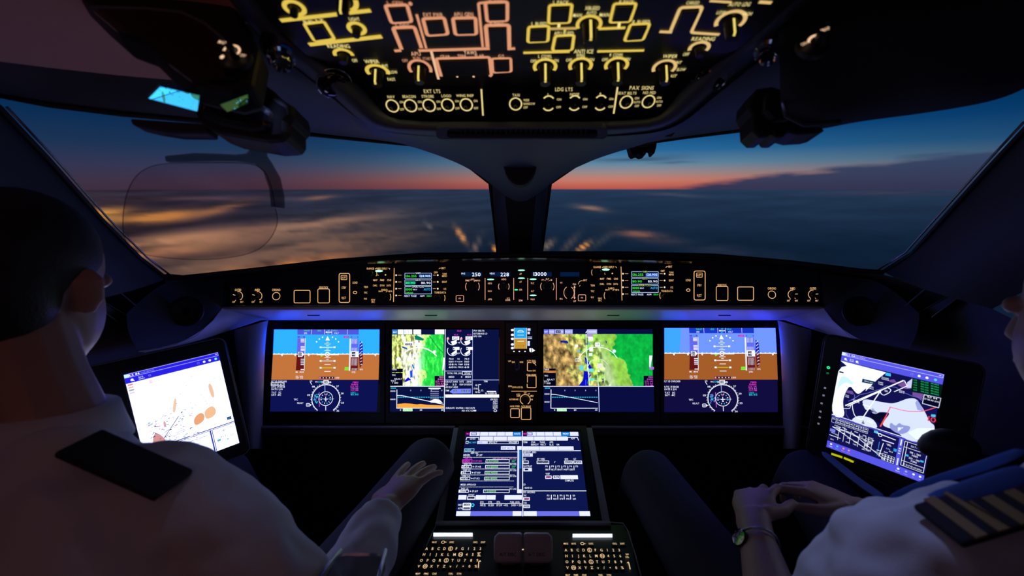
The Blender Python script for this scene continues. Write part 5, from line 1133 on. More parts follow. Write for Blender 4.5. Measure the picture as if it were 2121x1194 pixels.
d.stroke([(914, 157), (903, 120), (1014, 117), (1018, 154), (1014, 157)], 5, SM, r=4); d.text('TAWS', 974, 107.5, 7, (250, 200, 160), w=26); d.text('GEAR', 922, 116, 6.5, (240, 175, 135), w=20); d.text('TERR', 957, 115, 6.5, (240, 175, 135), w=18); d.text('FLAP', 993, 114.5, 6.5, (240, 175, 135), w=18)
rq([(1019, 120), (1058, 119), (1059, 147), (1021, 149)], SM, 4.5, 4); d.text('G/S', 1038, 115, 6.5, (240, 175, 135), w=12); d.disc(947, 157, 2.2, (250, 200, 160)); d.disc(981, 157, 2.2, (250, 200, 160))
# bleed and anti-ice block, gold
for p in (((1138, 9), (1185, 7), (1180, 45), (1136, 47)), ((1095, 54), (1137, 52), (1135, 84), (1093, 86)), ((1150, 73), (1189, 71), (1185, 102), (1144, 103)), ((1272, 6), (1318, 5), (1305, 43), (1263, 45)), ((1306, 49), (1346, 47), (1332, 81), (1293, 83))): rq(list(p), GD, 5.5, 5)
for t, x, y, w in (('L PACK', 1162, 3, 32), ('L BLEED', 1117, 48, 32), ('APU BLEED', 1168, 67.5, 40), ('R PACK', 1298, 2, 30), ('R BLEED', 1328, 44, 36), ('XBLEED', 1227, 15, 30), ('MAN', 1196, 30, 18), ('MAN', 1252, 29, 20), ('AUTO', 1225, 25, 20)): d.text(t, x, y, 7.5, YW, w=w)
d.arc(1220, 49, 24, 6, GD, -30, 210, ry=17); d.stroke([(1140, 58), (1194, 57)], 6, (200, 165, 90)); d.stroke([(1240, 58), (1295, 56)], 6, GD); d.stroke([(1158, 47), (1157, 58)], 5, YW); d.stroke([(1283, 45), (1281, 57)], 5, YW); d.stroke([(1170, 58), (1170, 64)], 4, GD)
d.stroke([(1084, 108), (1180, 105.5)], 5.5, GD); d.stroke([(1237, 105), (1334, 103)], 5.5, GD); d.text('ANTI ICE', 1209, 105, 8, YW, w=40)
for x, y, t in ((1129, 137, 'L COWL'), (1202.5, 135, 'WING'), (1277, 134, 'R COWL')):
    d.arc(x, y, 22, 5.5, GD, -30, 212, ry=15); d.text(t, x, y-22, 6.5, YW, w=28 if t != 'WING' else 18); d.text('AUTO', x, y-16, 5.5, YW, w=18); d.text('OFF', x-24, y-12, 6, YW, w=12); d.text('ON', x+23, y-13, 6, YW, w=10)
# right column
d.stroke([(1366, 64), (1392, 65)], 6, GO); d.stroke([(1389, 62), (1409, 14), (1455, 12), (1431, 66), (1490, 70)], 6, GO, r=6); d.text('CARGO', 1435, 4, 7, YW, w=26); d.text('AUTO LDG', 1532, 7, 8, YW, w=44); d.text('LOW', 1494, 24, 7, YW, w=18); d.text('HIGH', 1548, 27, 7, YW, w=18)
d.stroke([(1470, 0), (1515, 3)], 5, GO); d.stroke([(1572, 2), (1598, 4)], 7, GO); d.arc(1513, 42, 28, 7, GO, -30, 212, ry=20); d.arc(1448, 98, 19, 6, GO, -25, 205, ry=12); d.text('READING', 1457, 79, 7.5, YW, w=48); d.text('OFF', 1421, 111, 6.5, YW, w=12)
d.arc(1376, 139, 22, 5.5, GO, -30, 212, ry=15); d.text('WIPER', 1388, 115, 7, YW, w=30); d.text('INT', 1406, 128, 6, YW, w=11); d.text('SLOW', 1411, 142.5, 6, YW, w=18); d.text('FAST', 1393, 156, 6, YW, w=16)
d.stroke([(1091, -12), (1140, -12)], 5, GD)
leg(d, 'legend', ov)
# unlit push buttons inside the outlines
for p in (((805, 14), (840, 13), (848, 39), (815, 41)), ((882, 41), (916, 40), (922, 65), (890, 67)), ((944, 40), (981, 39), (983, 65), (948, 66)), ((1011, 8), (1047, 7), (1047, 37), (1013, 38)), ((1142, 14), (1180, 12), (1176, 41), (1140, 42)), ((1099, 58), (1133, 56), (1131, 81), (1097, 82)), ((1154, 76), (1184, 75), (1181, 98), (1149, 99)), ((1276, 11), (1313, 10), (1302, 39), (1268, 40)), ((1310, 53), (1341, 52), (1329, 77), (1298, 79)), ((638, 52), (668, 49), (685, 75), (654, 79)), ((1025, 124), (1054, 123), (1055, 144), (1026, 145)), ((826, 60), (856, 58), (869, 96), (842, 98)), ((1012, 56), (1050, 55), (1050, 96), (1016, 97)), ((910, 124), (1008, 121), (1011, 152), (919, 154)), ((1412, 20), (1449, 18), (1428, 62), (1396, 60))):
    prism('push_button', Bo, list(p), 0, .004, 'key_black', ov, bevel=.0008)
def tall_knob(B, px, py, r, h, o, mark=True, name='rotary_knob', dot=False, mc=(245, 220, 110)):
    su, sv = B.scale(px, py); rm = r*su; c = B.P(px, py, 0)
    vs, fs = ringv(c, B.N, [(rm*1.15, 0), (rm*1.1, .002), (rm, .003), (rm*.9, h*.92), (rm*.8, h), (rm*.1, h)], 20, B.U)
    k = mk(name, vs, fs, 'knob_black', o, smooth=True)
    if mark:
        w = rm*.17; a = [c-B.V*rm*1.02+B.N*.002, c-B.V*rm*.93+B.N*h*.95, c-B.V*rm*.5+B.N*(h+.001)]
        d = Dr(B, base=0); vs2 = []
        me_v = [p+B.U*w*q for p in a for q in (-1, 1)]
        org = ORG[ov.name] if o is ov else ORG[o.name]
        me = bpy.data.meshes.new('pointer_line'); me.from_pydata([tuple(v-ORG[k.name]-B.V*.0006) for v in me_v], [], [(0, 1, 3, 2), (2, 3, 5, 4)])
        me.materials.append(MT['backlit_legend']); at = me.attributes.new('glow', 'FLOAT_COLOR', 'CORNER'); at.data.foreach_set('color', [x for _ in range(8) for x in (*lin(mc), 1)])
        link('pointer_line', me, k, ORG[k.name])
    return k
for x, y, r, h in ((782, 149, 12, .022), (1129, 138, 13, .027), (1202.5, 137, 13, .027), (1277, 136, 13, .027), (1376, 141, 12, .024), (1221, 50, 15, .026), (870, 142, 12, .022), (1513, 46, 14, .022), (712, 2, 13, .02)): tall_knob(Bo, x, y, r, h, ov)
for x, y in ((712, 114), (1448, 100), (739, 58), (610, 15)): tall_knob(Bo, x, y, 9, .012, ov, mark=False, name='dimmer_knob')
for x, y, c in ((712, 138, YW), (1441, 122, YW)):
    dd = Dr(Bo, base=.013); su, sv = Bo.scale(x, y); 
# exterior light strip
ls = thing('light_switch_panel', 'lower black overhead strip of round toggle switches lettered EXT LTS, LDG LTS and PAX SIGNS', 'switch panel', Bs.P(1083, 212))
prism('faceplate', Bs, strip, -.02, 0, 'panel_black', ls, bevel=.001)
d = Dr(Bs, base=.0009); YE = (236, 214, 140)
d.text('EXT LTS', 895, 188.5, 7.5, YE, w=34); d.text('LDG LTS', 1168, 184.5, 7.5, YE, w=36); d.text('PAX SIGNS', 1329, 181.5, 7.5, YE, w=50)
SW = [(813, 'NAV', 15, 219), (850.5, 'BEACON', 27, 218.5), (889, 'STROBE', 25, 218), (927.5, 'LOGO', 20, 217), (966, 'WING INSP', 36, 216.5)]
for x, t, w, y in SW:
    d.text(t, x-3, y-19, 5.5, YE, w=w); d.arc(x, y, 12.3, 2.6, YE); d.text('ON', x+19, y-8, 4.6, YE, w=8); d.text('OFF', x+20, y+7, 4.6, YE, w=9)
d.arc(1068, 215, 12.3, 2.6, YE); d.text('TAXI', 1069, 196.5, 5.5, YE, w=15)
for t, y, w in (('WIDE', 207, 12), ('NARROW', 214.5, 24), ('OFF', 222, 9)): d.text(t, 1084, y, 4.6, YE, 'l', w=w)
for x, t, y in ((1136, 'L', 213.5), (1190, 'NOSE', 213), (1244, 'R', 212.5)):
    d.text(t, x, y-18, 5.5, YE, w=19 if t == 'NOSE' else None); d.arc(x, y-3, 12, 2.8, YE, 35, 145); d.arc(x, y+3, 12, 2.8, YE, 215, 325); d.text('ON', x+22, y-8, 4.6, YE, w=9); d.text('OFF', x+21, y+8, 4.6, YE, w=10)
for x, t, w, y in ((1297, 'SEAT BELTS', 38, 211), (1343, 'NO PED', 26, 210)):
    d.text(t, x+2, y-18.5, 5.5, YE, w=w); d.arc(x, y, 12.5, 2.6, YE)
    for q, yy in (('ON', -8), ('AUTO', 0), ('OFF', 8)): d.text(q, x+22, y+yy, 4.6, YE, w=14 if q == 'AUTO' else 9)
d.stroke([(997, 184), (1000.5, 239)], 3.2, YE); d.stroke([(1279, 180), (1271, 235)], 3.4, YE)
leg(d, 'legend', ls)
for x, y in [(x, y) for x, _, _, y in SW]+[(1068, 215), (1297, 211), (1343, 210)]+[(1136, 213.5), (1190, 213), (1244, 212.5)]:
    c = Bs.P(x, y); ax = (Bs.N+Bs.V*-.25).normalized()
    k = lathe('toggle_switch', c, Bs.N, [(.0055, 0), (.0055, .002), (.0035, .003), (.003, .003)], 'rubber', ls, n=14)
    lathe('toggle_lever', c+Bs.N*.002, ax, [(.0016, 0), (.0019, .007), (.0024, .010), (.002, .012), (.0004, .0125)], 'knob_black', k, n=12)

# ---------- centre pedestal ----------
pe = thing('centre_pedestal', 'black centre pedestal top carrying keyboards and thrust levers', 'pedestal', Bk.P(1083, 1140))
prism('pedestal_top', Bk, [(903, 1081), (1296, 1084), (1318, 1160), (1345, 1260), (820, 1260), (862, 1160)], -.35, 0, 'panel_black', pe, bevel=.006)
tube('edge_moulding', [Bk.P(*p, .001) for p in ((862, 1200), (880, 1140), (905, 1084), (960, 1082), (1083, 1081), (1240, 1082), (1290, 1085), (1300, 1100), (1316, 1150), (1332, 1210))], .0016, 'pillar_grey', pe, n=6)
LG = (255, 214, 160)
def keyboard(label, x0, y0, skew):
    o = thing('keyboard_panel', label, 'keyboard', Bk.P(x0+60, y0+40, 0))
    prism('faceplate', Bk, [(x0-16, y0-42), (x0+134, y0-42), (x0+150, y0+80), (x0-22-skew*3, y0+80)] if skew == 0 else [(x0-10, y0-42), (x0+136, y0-42), (x0+128, y0+80), (x0-44, y0+80)], 0, .002, 'panel_black', o)
    bx0, bx1 = (898, 979) if x0 < 1000 else (1186, 1268); by = 1108.5 if x0 < 1000 else 1110.5
    d = Dr(Bk, base=.0052); d.fine = False; d.rect(bx0, by, bx1, by+7.5, (225, 240, 255), 1.5); d.build('cursor_bar', o)
    rows = ['ABCDEFG123', 'HIJKLMN456', 'OPQRSTU789', 'VWXYZv/.0%']
    circ = 'ENSW'
    for r, row in enumerate(rows):
        for c_, ch in enumerate(row):
            fx = 12.25+.25*r*.6 if x0 > 1000 else 12.2
            x = x0+c_*fx+(r*.9 if x0 > 1000 else -r*2.2-(3-c_*.0)*0); y = y0+r*12.2
            if x0 > 1000: x = x0+c_*(12.25+.12*r)+r*1.1
            else: x = x0+c_*(12.35+.25*r)-r*5.4+ (0)
            k = prism('key', Bk, [(x-4.8, y-4.8), (x+4.8, y-4.8), (x+4.9, y+4.8), (x-4.9, y+4.8)], .002, .0045, 'key_black', o)
            d = Dr(Bk, base=.0048)
            d.text(ch, x, y, 5.3, LG) if ch not in '.' else d.disc(x, y, 1.1, LG)
            if ch in circ: d.arc(x, y, 4.2, .9, LG)
            leg(d, 'letter', k)
    d = Dr(Bk, base=.0048); ex = x0+125
    top = (('MSG', 0), ('NAVE', 16), ('', 35), ('EXEC', 52), ('CNCL', 101), ('EXIT', 117))
    for t, dx in top:
        if x0 < 1000 and dx == 0: continue
        prism('key', Bk, [(x0+dx-6, y0-18), (x0+dx+6, y0-18), (x0+dx+6, y0-9.5), (x0+dx-6, y0-9.5)], .002, .0045, 'key_black', o)
        if t: d.text(t, x0+dx, y0-13.5, 3.6, LG, w=9)
        else: d.arc(x0+dx-1, y0-13.5, 3.4, 1, LG, ry=2.4); d.stroke([(x0+dx+2.5, y0-13.5), (x0+dx+6, y0-13.5)], 1, LG)
    ex = x0+(122 if x0 < 1000 else 127)
    if x0 < 1000: ex = 992.5
    for i, (t, dy) in enumerate((('SP', 9), ('DEL', 14.5))): d.text(t, ex, y0+dy, 3.2, LG, w=7)
    d.stroke([(ex+(-.5 if x0 < 1000 else 3), y0+26), (ex+(-1.5 if x0 < 1000 else 6), y0+40)], 1.6, LG); d.poly([(ex-1, y0+27), (ex+2, y0+24), (ex+4, y0+27)], LG)
    for i, t in enumerate(('MAP', 'FMS', 'CNS', '', 'CHKL', 'SYN')):
        if t: d.text(t, x0-18+i*17 if x0 < 1000 else x0+4+i*17, y0+52, 3.6, LG, w=9)
    leg(d, 'function_legend', o)
keyboard('left keyboard panel of lit letter keys, beside the thrust levers and nearest the left knee', 884, 1141, 1)
keyboard('right keyboard panel of lit letter keys, on the right of the thrust levers', 1172, 1144, 0)
th = thing('thrust_lever_quadrant', 'black slot panel with two side by side brownish grey thrust lever caps', 'thrust levers', Bk.P(1083, 1150))
prism('quadrant_plate', Bk, [(1010, 1100), (1156, 1100), (1166, 1240), (1004, 1240)], 0, .0025, 'panel_black', th)
Bc = Bd(Bk.P(1083, 1150, .05), RGT, V3((0, -.55, -.83)))
for s in (-1, 1):
    xi = 1081.6 if s < 0 else 1084.6; e = 1083+s*60 if s < 0 else 1144.5; b_ = 1083-s*0
    pts = [(xi, 1105), (e-s*9, 1105), (e-s*1, 1113), (e, 1125), (e+s*0, 1158), (e-s*3, 1164), (e-s*9, 1167.5), (xi, 1167.5)]
    k = prism('lever_cap', Bc, pts, -.014, .006, 'lever_cap', th, bevel=.005)
    m_ = k.modifiers['b']; m_.segments = 3
    for p in k.data.polygons: p.use_smooth = True
    k.data.set_sharp_from_angle(angle=R_(50))
    prism('lever_arm', Bc, [(1083+s*16, 1166), (1083+s*44, 1166), (1083+s*46, 1240), (1083+s*18, 1240)], -.012, -.006, 'knob_black', th)
    d = Dr(Bc, base=.0063); d.text('A/T DISC', 1083+s*31-(3 if s > 0 else 0), 1148, 7, (.0004, .0003, .0004), w=34)
    leg(d, 'engraving', k)
d = Dr(Bc, base=.001); d.disc(1083, 1139, 2.8, (255, 215, 170), ry=1.2); leg(d, 'pilot_lamp', th)
# ---------- fittings on the ceiling and walls ----------
# compass housing on the centre post
c0 = PD(1077, 345, .86)
t = thing('standby_compass', 'small dark round bottomed compass housing at the top of the centre post', 'compass', c0)
Bc2 = Bd(c0, RGT, cv(0, 1, .06))
def arch(x0, x1, y0, y1, n=12): return [(x0, y0)]+[(x1, y0)]+[((x0+x1)/2+(x1-x0)/2*math.cos(math.pi*i/n), y0+(y1-y0)*.35+(y1-y0)*.65*math.sin(math.pi*i/n)) for i in range(n+1)]
prism('housing', Bc2, arch(1043, 1112, 312, 385), -.03, .0, 'rubber', t, bevel=.003)
prism('face_ring', Bc2, arch(1043, 1112, 312, 385), -.001, .004, 'wall_dark', t, hole=arch(1046, 1109, 314, 381))
prism('window', Bc2, [(1056, 332), (1100, 332), (1098, 350), (1058, 350)], 0, .002, 'gloss_black', t)
d = Dr(Bc2, base=.0026)
for x, y, w in ((1064, 345, 4), (1069, 341, 5), (1075, 336, 3), (1075, 343, 3), (1083, 342, 4), (1091, 345, 4)): d.rect(x, y-1, x+w*.6, y+1, (90, 105, 150) if x != 1064 else (190, 205, 240))
leg(d, 'card_marks', t)
lathe('screw', PD(1076, 397, 1.125), -FWD, [(.006, 0), (.006, .002), (.001, .003)], 'pillar_grey', t, n=16)
# slot lamp grille over it
Bv = Bd(PD(1083, 273, .706), RGT, cv(0, .5, .86))
t = thing('vent_grille', 'wide shallow slot with dim slats just under the overhead switch strip', 'vent', Bv.P(1083, 273))
prism('slot_frame', Bv, rr(903, 262, 1258, 286, 10), -.01, .003, 'header_grey', t, hole=rr(926, 265, 1238, 283, 8), bevel=.001)
prism('slot_back', Bv, rr(924, 263, 1240, 285, 9), -.012, -.006, 'rubber', t)
for i in range(26):
    x = 952+i*10.4; prism('slat', Bv, [(x, 266), (x+5, 266), (x+4.4, 281), (x-.6, 281)], -.006, -.002, 'wall_dark', t)
# small camera-like bracket under the right header
Bb = Bd(PD(1333, 305, 1.0), RGT, cv(0, 1, 0))
t = thing('sun_visor_bracket', 'small black bracket hanging from the header into the right windshield', 'bracket', Bb.P(1333, 300))
prism('bracket_body', Bb, [(1300, 288), (1362, 284), (1360, 304), (1356, 318), (1351, 318), (1349, 309), (1342, 309), (1337, 321), (1329, 323), (1322, 319), (1313, 323), (1308, 318), (1304, 304)], -.03, .0, 'rubber', t, bevel=.002)
prism('clamp_tab', Bb, [(1316, 290), (1345, 289), (1342, 306), (1318, 308)], 0, .012, 'bezel_black', t, bevel=.002)
# reading lamps and air outlets beside the overhead panel
for s, px, py, tt, lab in ((-1, 582, 112, .60, 'chrome reading lamp left of the overhead panel'), (1, 1592, 98, .60, 'chrome reading lamp right of the overhead panel')):
    c = PD(px, py, tt); ax = (DWN*.75-FWD*.45+RGT*(-s)*.3).normalized()
    t = thing('reading_lamp', lab, 'lamp', c)
    lathe('barrel', c, ax, [(.012, -.03), (.0145, -.01), (.0145, .004), (.017, .006), (.017, .012), (.0135, .015), (.0135, .022), (.011, .026), (.008, .02)], 'chrome', t, n=28)
    lathe('socket', c-ax*.012, ax, [(.022, -.02), (.024, -.004), (.021, .002), (.016, .002)], 'rubber', t, n=28)
for s, px, py, lab in ((-1, 692, 172, 'round air outlet with thin chrome rim, left of the overhead panel'), (1, 1468, 160, 'round air outlet with thin chrome rim, right of the overhead panel')):
    c = PD(px, py, .655); ax = (DWN*.8-FWD*.42+RGT*s*-.35).normalized(); t = thing('air_outlet', lab, 'vent', c)
    lathe('outlet_ball', c, ax, [(.022, -.02), (.022, .002), (.016, .010), (.009, .012), (.008, .004)], 'gloss_black', t, n=32)
    vs, fs = [], []; P_ = []; a = ax.orthogonal().normalized(); b = ax.cross(a)
    tube('chrome_rim', [c+ax*.002+(a*math.cos(2*math.pi*i/36)+b*math.sin(2*math.pi*i/36))*.0235 for i in range(36)], .0013, 'chrome', t, n=8, closed=True)
# dimmers on the ceiling sides
for s, cx_, cy_, lab in ((-1, 480, 108, 'glowing dimmer knob on the black ceiling at the left'), (1, 1690, 82, 'glowing dimmer knob on the dark ceiling at the right')):
    c = PD(cx_, cy_, .49); Bx = Bd(c, (RGT+DWN*.25).normalized() if s < 0 else (RGT-DWN*.35).normalized(), (DWN*.95-FWD*.35))
    t = thing('ceiling_dimmer', lab, 'knob', c)
    k = lathe('knob', Bx.P(cx_+4, cy_+2), Bx.N, [(.0045, -.01), (.0045, .006), (.004, .009), (.001, .0095)], 'knob_black', t, n=20)
    lathe('base_plate', c-Bx.N*.006, Bx.N, [(.017, -.006), (.017, 0), (.015, .001), (.002, .001)], 'rubber', t, n=28)
    d = Dr(Bx, base=.002); OC = (255, 205, 160)
    if s < 0:
        d.arc(482, 108, 16, 4.5, OC, -20, 200, ry=12); d.text('MAP', 462, 91, 7, OC, w=16); d.disc(462, 121, 4.5, OC); d.text('OFF', 505, 118, 6, OC, w=12)
    else:
        d.arc(1694, 88, 22, 5, OC, 35, 165, ry=14); d.text('MAP', 1708, 64, 7, OC, w=20); d.text('OFF', 1664, 94, 6, OC, w=15)
    leg(d, 'legend', t)
# head-up projectors: housing, lens, bracket
def facet(name, quad, tt, target, parent):
    qc = PD(sum(p[0] for p in quad)/4, sum(p[1] for p in quad)/4, tt); n = ((CAM-qc).normalized()+(V3(target)-qc).normalized()).normalized()
    pts = []
    for p in quad: r = ray(*p); pts.append(CAM+r*((qc-CAM).dot(n)/r.dot(n)))
    pts2 = [p-n*.004 for p in pts]
    return mk(name, pts+pts2, [(0, 1, 2, 3), (4, 5, 6, 7)]+[(i, (i+1) % 4, 4+(i+1) % 4, 4+i) for i in range(4)], 'cyan_reflection', parent)
Bh = Bd(PD(380, 120, .56), (RGT*1-DWN*.1+FWD*.15).normalized(), (DWN*.75-FWD*.5))
hp = thing('head_up_projector', 'black head-up projector on the left ceiling with a cyan reflection in its lens', 'projector', PD(400, 140, .56))
prism('housing', Bh, [(110, -60), (151, -2), (193, 39), (229, 75), (277, 118), (326, 136), (350, 160), (374, 184), (420, 215), (505, 235), (545, 225), (558, 150), (540, 110), (505, 60), (470, 0), (450, -60)], -.005, .03, 'rubber', hp, bevel=.006)
prism('lens', Bh, [(232, 80), (341, 79), (407, 86), (452, 108), (485, 136), (510, 168), (516, 222), (430, 225), (384, 190), (332, 140), (280, 122)], .030, .034, 'gloss_black', hp)
tube('lens_rim', [Bh.P(x, y, .034) for x, y in ((229, 75), (290, 76), (341, 77), (407, 84), (452, 106), (485, 134), (512, 168))], .0022, 'shell_grey', hp, n=8)
Bj = Bd(PD(505, 245, .60), RGT, (DWN-FWD*.12).normalized())
prism('hinge_block', Bj, [(408, 200), (470, 180), (540, 170), (575, 196), (590, 212), (612, 225), (618, 250), (606, 262), (606, 282), (598, 298), (560, 300), (515, 292), (470, 284), (440, 272), (420, 256), (410, 236)], -.045, .012, 'rubber', hp, bevel=.008)
prism('hinge_cap', Bj, [(440, 238), (500, 225), (560, 232), (585, 250), (580, 282), (540, 288), (480, 276), (446, 262)], .012, .028, 'bezel_black', hp, bevel=.008)
prism('support_bar', Bj, [(246, 232), (330, 238), (413, 243), (413, 265), (340, 264), (290, 256), (250, 246)], -.04, -.015, 'wall_dark', hp, bevel=.004)
tb = Btl.W(.09, .10); facet('reflection_facet', [(332, 180), (413, 198), (409, 231), (308, 204)], .50, tb, hp)  # panes added in the shape of cyan reflections, angled at the screens
facet('reflection_facet', [(456, 217), (513, 196), (514, 214), (471, 232)], .49, Bm.P(672, 770), hp)
# combiner glass hanging below it
Bq = Bd(PD(430, 430, .66), RGT, (DWN+FWD*.05).normalized())
t = thing('head_up_combiner', 'clear rounded combiner glass on a grey arm in front of the left windshield', 'glass screen', Bq.P(430, 430))
gl_ = soft([(353, 338), (401, 338), (501, 337), (534, 343), (552, 358), (564, 393), (570, 431), (577, 461), (559, 499), (527, 524), (461, 537), (386, 539), (310, 531), (283, 522), (262, 505), (254, 481), (256, 431), (266, 390), (285, 360), (315, 343)])
prism('glass', Bq, gl_, -.002, .002, 'combiner_glass', t)
tube('glass_edge', [Bq.P(*p) for p in gl_], .0004, 'rubber', t, n=6, closed=True)
prism('arm', Bq, [(351, 326), (411, 320), (450, 321), (496, 323), (517, 321), (523, 315), (521, 290), (556, 290), (557, 325), (567, 340), (584, 370), (592, 406), (593, 434), (568, 431), (564, 393), (552, 358), (534, 343), (501, 338), (401, 338), (353, 338)], .002, .010, 'combiner_arm', t, bevel=.002)
# right side: stowed projector under a soft dark cover
t = thing('stowed_projector', 'large dark covered head-up projector folded up over the right windshield', 'projector', PD(1850, 150, .55))
rows = []
for (y0s, q) in ((0, 0), (1, .3), (2, .7), (3, 1)):
    pass
edge_b = [(1618, 252), (1650, 268), (1700, 270), (1760, 254), (1860, 242), (1960, 228), (2050, 212), (2110, 192), (2180, 150)]
edge_t = [(1612, 60), (1640, 30), (1700, 0), (1760, -30), (1860, -60), (1960, -70), (2050, -80), (2110, -90), (2180, -100)]
rws = []
for q, dt in ((0, .05), (.06, .0), (.3, -.03), (.6, -.045), (.85, -.03), (1, .02)):
    rws.append([PD(b[0]+(a[0]-b[0])*q, b[1]+(a[1]-b[1])*q, .60-.05*q+dt+.01*math.sin(i*1.9+q*5)) for i, (a, b) in enumerate(zip(edge_t, edge_b))])
loft('soft_cover', rws, 'seat_fabric', t, sub=2)
Bw = Bd(PD(1640, 230, .615), RGT, (DWN-FWD*.1).normalized())
prism('hinge_block', Bw, [(1552, 205), (1570, 182), (1600, 178), (1640, 190), (1660, 230), (1668, 262), (1702, 262), (1712, 270), (1690, 276), (1655, 278), (1632, 272), (1624, 284), (1606, 284), (1600, 274), (1592, 284), (1575, 284), (1560, 270), (1558, 240), (1550, 225)], -.04, .0, 'rubber', t, bevel=.005)
prism('hinge_cap', Bw, [(1575, 200), (1610, 195), (1630, 225), (1628, 258), (1590, 262), (1572, 240)], 0, .014, 'bezel_black', t, bevel=.005)
tube('cover_seam', [PD(x, y, .575) for x, y in ((1655, 110), (1635, 160), (1622, 200), (1628, 240), (1665, 258), (1740, 252))], .003, 'wall_dark', t, n=8)
# cup holder slots in the side walls
for s, lab in ((-1, 'long dark recessed grip in the left side wall below the windshield'), (1, 'long dark recessed grip in the right side wall below the windshield')):
    P4 = [(170, 616), (184, 611), (282, 667), (292, 680), (280, 688), (262, 685)]
    P4 = P4 if s < 0 else [(2166-x+8, y-10) for x, y in P4]
    Bx = Bd(PD(mx(s, 230), 650, .99), (V3((s*.06, -1, 0)) if s > 0 else V3((.06, 1, 0))).normalized(), V3((0, 0, -1)))
    t = thing('grab_handle', lab, 'handle', Bx.P(*P4[3]))
    prism('recess', Bx, P4, -.012, .004, 'rubber', t, bevel=.002)
    tube('grip_edge', [Bx.P(*p, .006) for p in P4[:1]+P4[5:3:-1]], .0012, 'satin_metal', t, n=6); tube('grip_edge', [Bx.P(*p, .006) for p in P4[1:4]], .0010, 'shell_grey', t, n=6)
    tube('trim_%d' % (7 if s < 0 else 8), [PD(mx(s, x), y-(8 if s > 0 else 0), q) for x, y, q in ((300, 650, 1.05), (230, 590, .975), (160, 540, .90), (90, 500, .82))], .0014, 'shell_grey', n=6, kind='structure')
# clamp in front of the right tablet
c = PD(1952, 948, .80); t = thing('tablet_clamp', 'dark knobbly clamp at the lower right corner of the right tablet', 'clamp', c)
vs, fs = tubev([PD(1912, 935, .83), PD(1925, 922, .81), PD(1955, 915, .80), PD(1990, 925, .79), PD(2020, 940, .79)], [.012, .022, .027, .026, .02], 16)
mk('clamp_body', vs, fs, 'rubber', t, smooth='all', sub=1)
tube('clamp_arm', [PD(1990, 945, .80), PD(2060, 960, .82), PD(2130, 950, .86)], .012, 'rubber', t)

# ---------- seats ----------
for s, lab in ((-1, 'left pilot seat with grey sheepskin cushion'), (1, 'right pilot seat with grey cushion, mostly hidden')):
    dy = 0 if s < 0 else -.10
    t = thing('pilot_seat', lab, 'seat', (s*.57, .5+dy, 0))
    box('seat_cushion', (s*.57, .56+dy, .48), (.19, 0, 0), (0, .30, 0), (0, 0, .055), 'sheepskin', t, bevel=.03)
    box('backrest', (s*.58, .17+dy, .62), (.2, 0, 0), (0, .04, .005), (0, -.03, .22), 'seat_fabric', t, bevel=.03)
    box('seat_base', (s*.57, .50+dy, .22), (.16, 0, 0), (0, .2, 0), (0, 0, .22), 'hood_black', t, bevel=.02)
    ax_, ya, za = (-.214, .335, .845) if s < 0 else (.30, .46, .60)
    box('armrest', (ax_, ya, za), (.034, 0, 0), (0, .18, 0), (0, 0, .016), 'clear_acrylic' if s < 0 else 'seat_fabric', t, bevel=.012)
    for q in (-1, 1): tube('armrest_rail', [V3((ax_+q*.036, ya-.17, za+.016)), V3((ax_+q*.036, ya+.14, za+.016)), V3((ax_+q*.030, ya+.185, za+.010))], .0022, 'satin_metal', t, n=8)

# ---------- people ----------
class Body:
    def __init__(s): s.vs = []; s.fs = []
    def tube(s, pts, rs, n=14, up=None):
        v, f = tubev(pts, rs, n, up); b = len(s.vs); s.vs += v; s.fs += [tuple(b+i for i in q) for q in f]; return s
    def ball(s, c, r, n=14):
        r = r if isinstance(r, tuple) else (r, r, r); v, f = [], []
        for j in range(1, n):
            for i in range(n*2):
                a, t_ = math.pi*j/n, math.pi*i/n; v.append(V3(c)+V3((r[0]*math.sin(a)*math.cos(t_), r[1]*math.sin(a)*math.sin(t_), r[2]*math.cos(a))))
        m_ = n*2
        for j in range(n-2):
            for i in range(m_): f.append((j*m_+i, j*m_+(i+1) % m_, (j+1)*m_+(i+1) % m_, (j+1)*m_+i))
        f.append(tuple(range(m_))[::-1]); f.append(tuple((n-2)*m_+i for i in range(m_)))
        b = len(s.vs); s.vs += v; s.fs += [tuple(b+i for i in q) for q in f]; return s
    def make(s, name, m, parent, voxel, smooth=6, **k):
        o = mk(name, s.vs, s.fs, m, parent, smooth='all', **k)
        r = o.modifiers.new('r', 'REMESH'); r.mode = 'VOXEL'; r.voxel_size = voxel; r.use_smooth_shade = True
        q = o.modifiers.new('q', 'SMOOTH'); q.factor = .5; q.iterations = smooth; return o
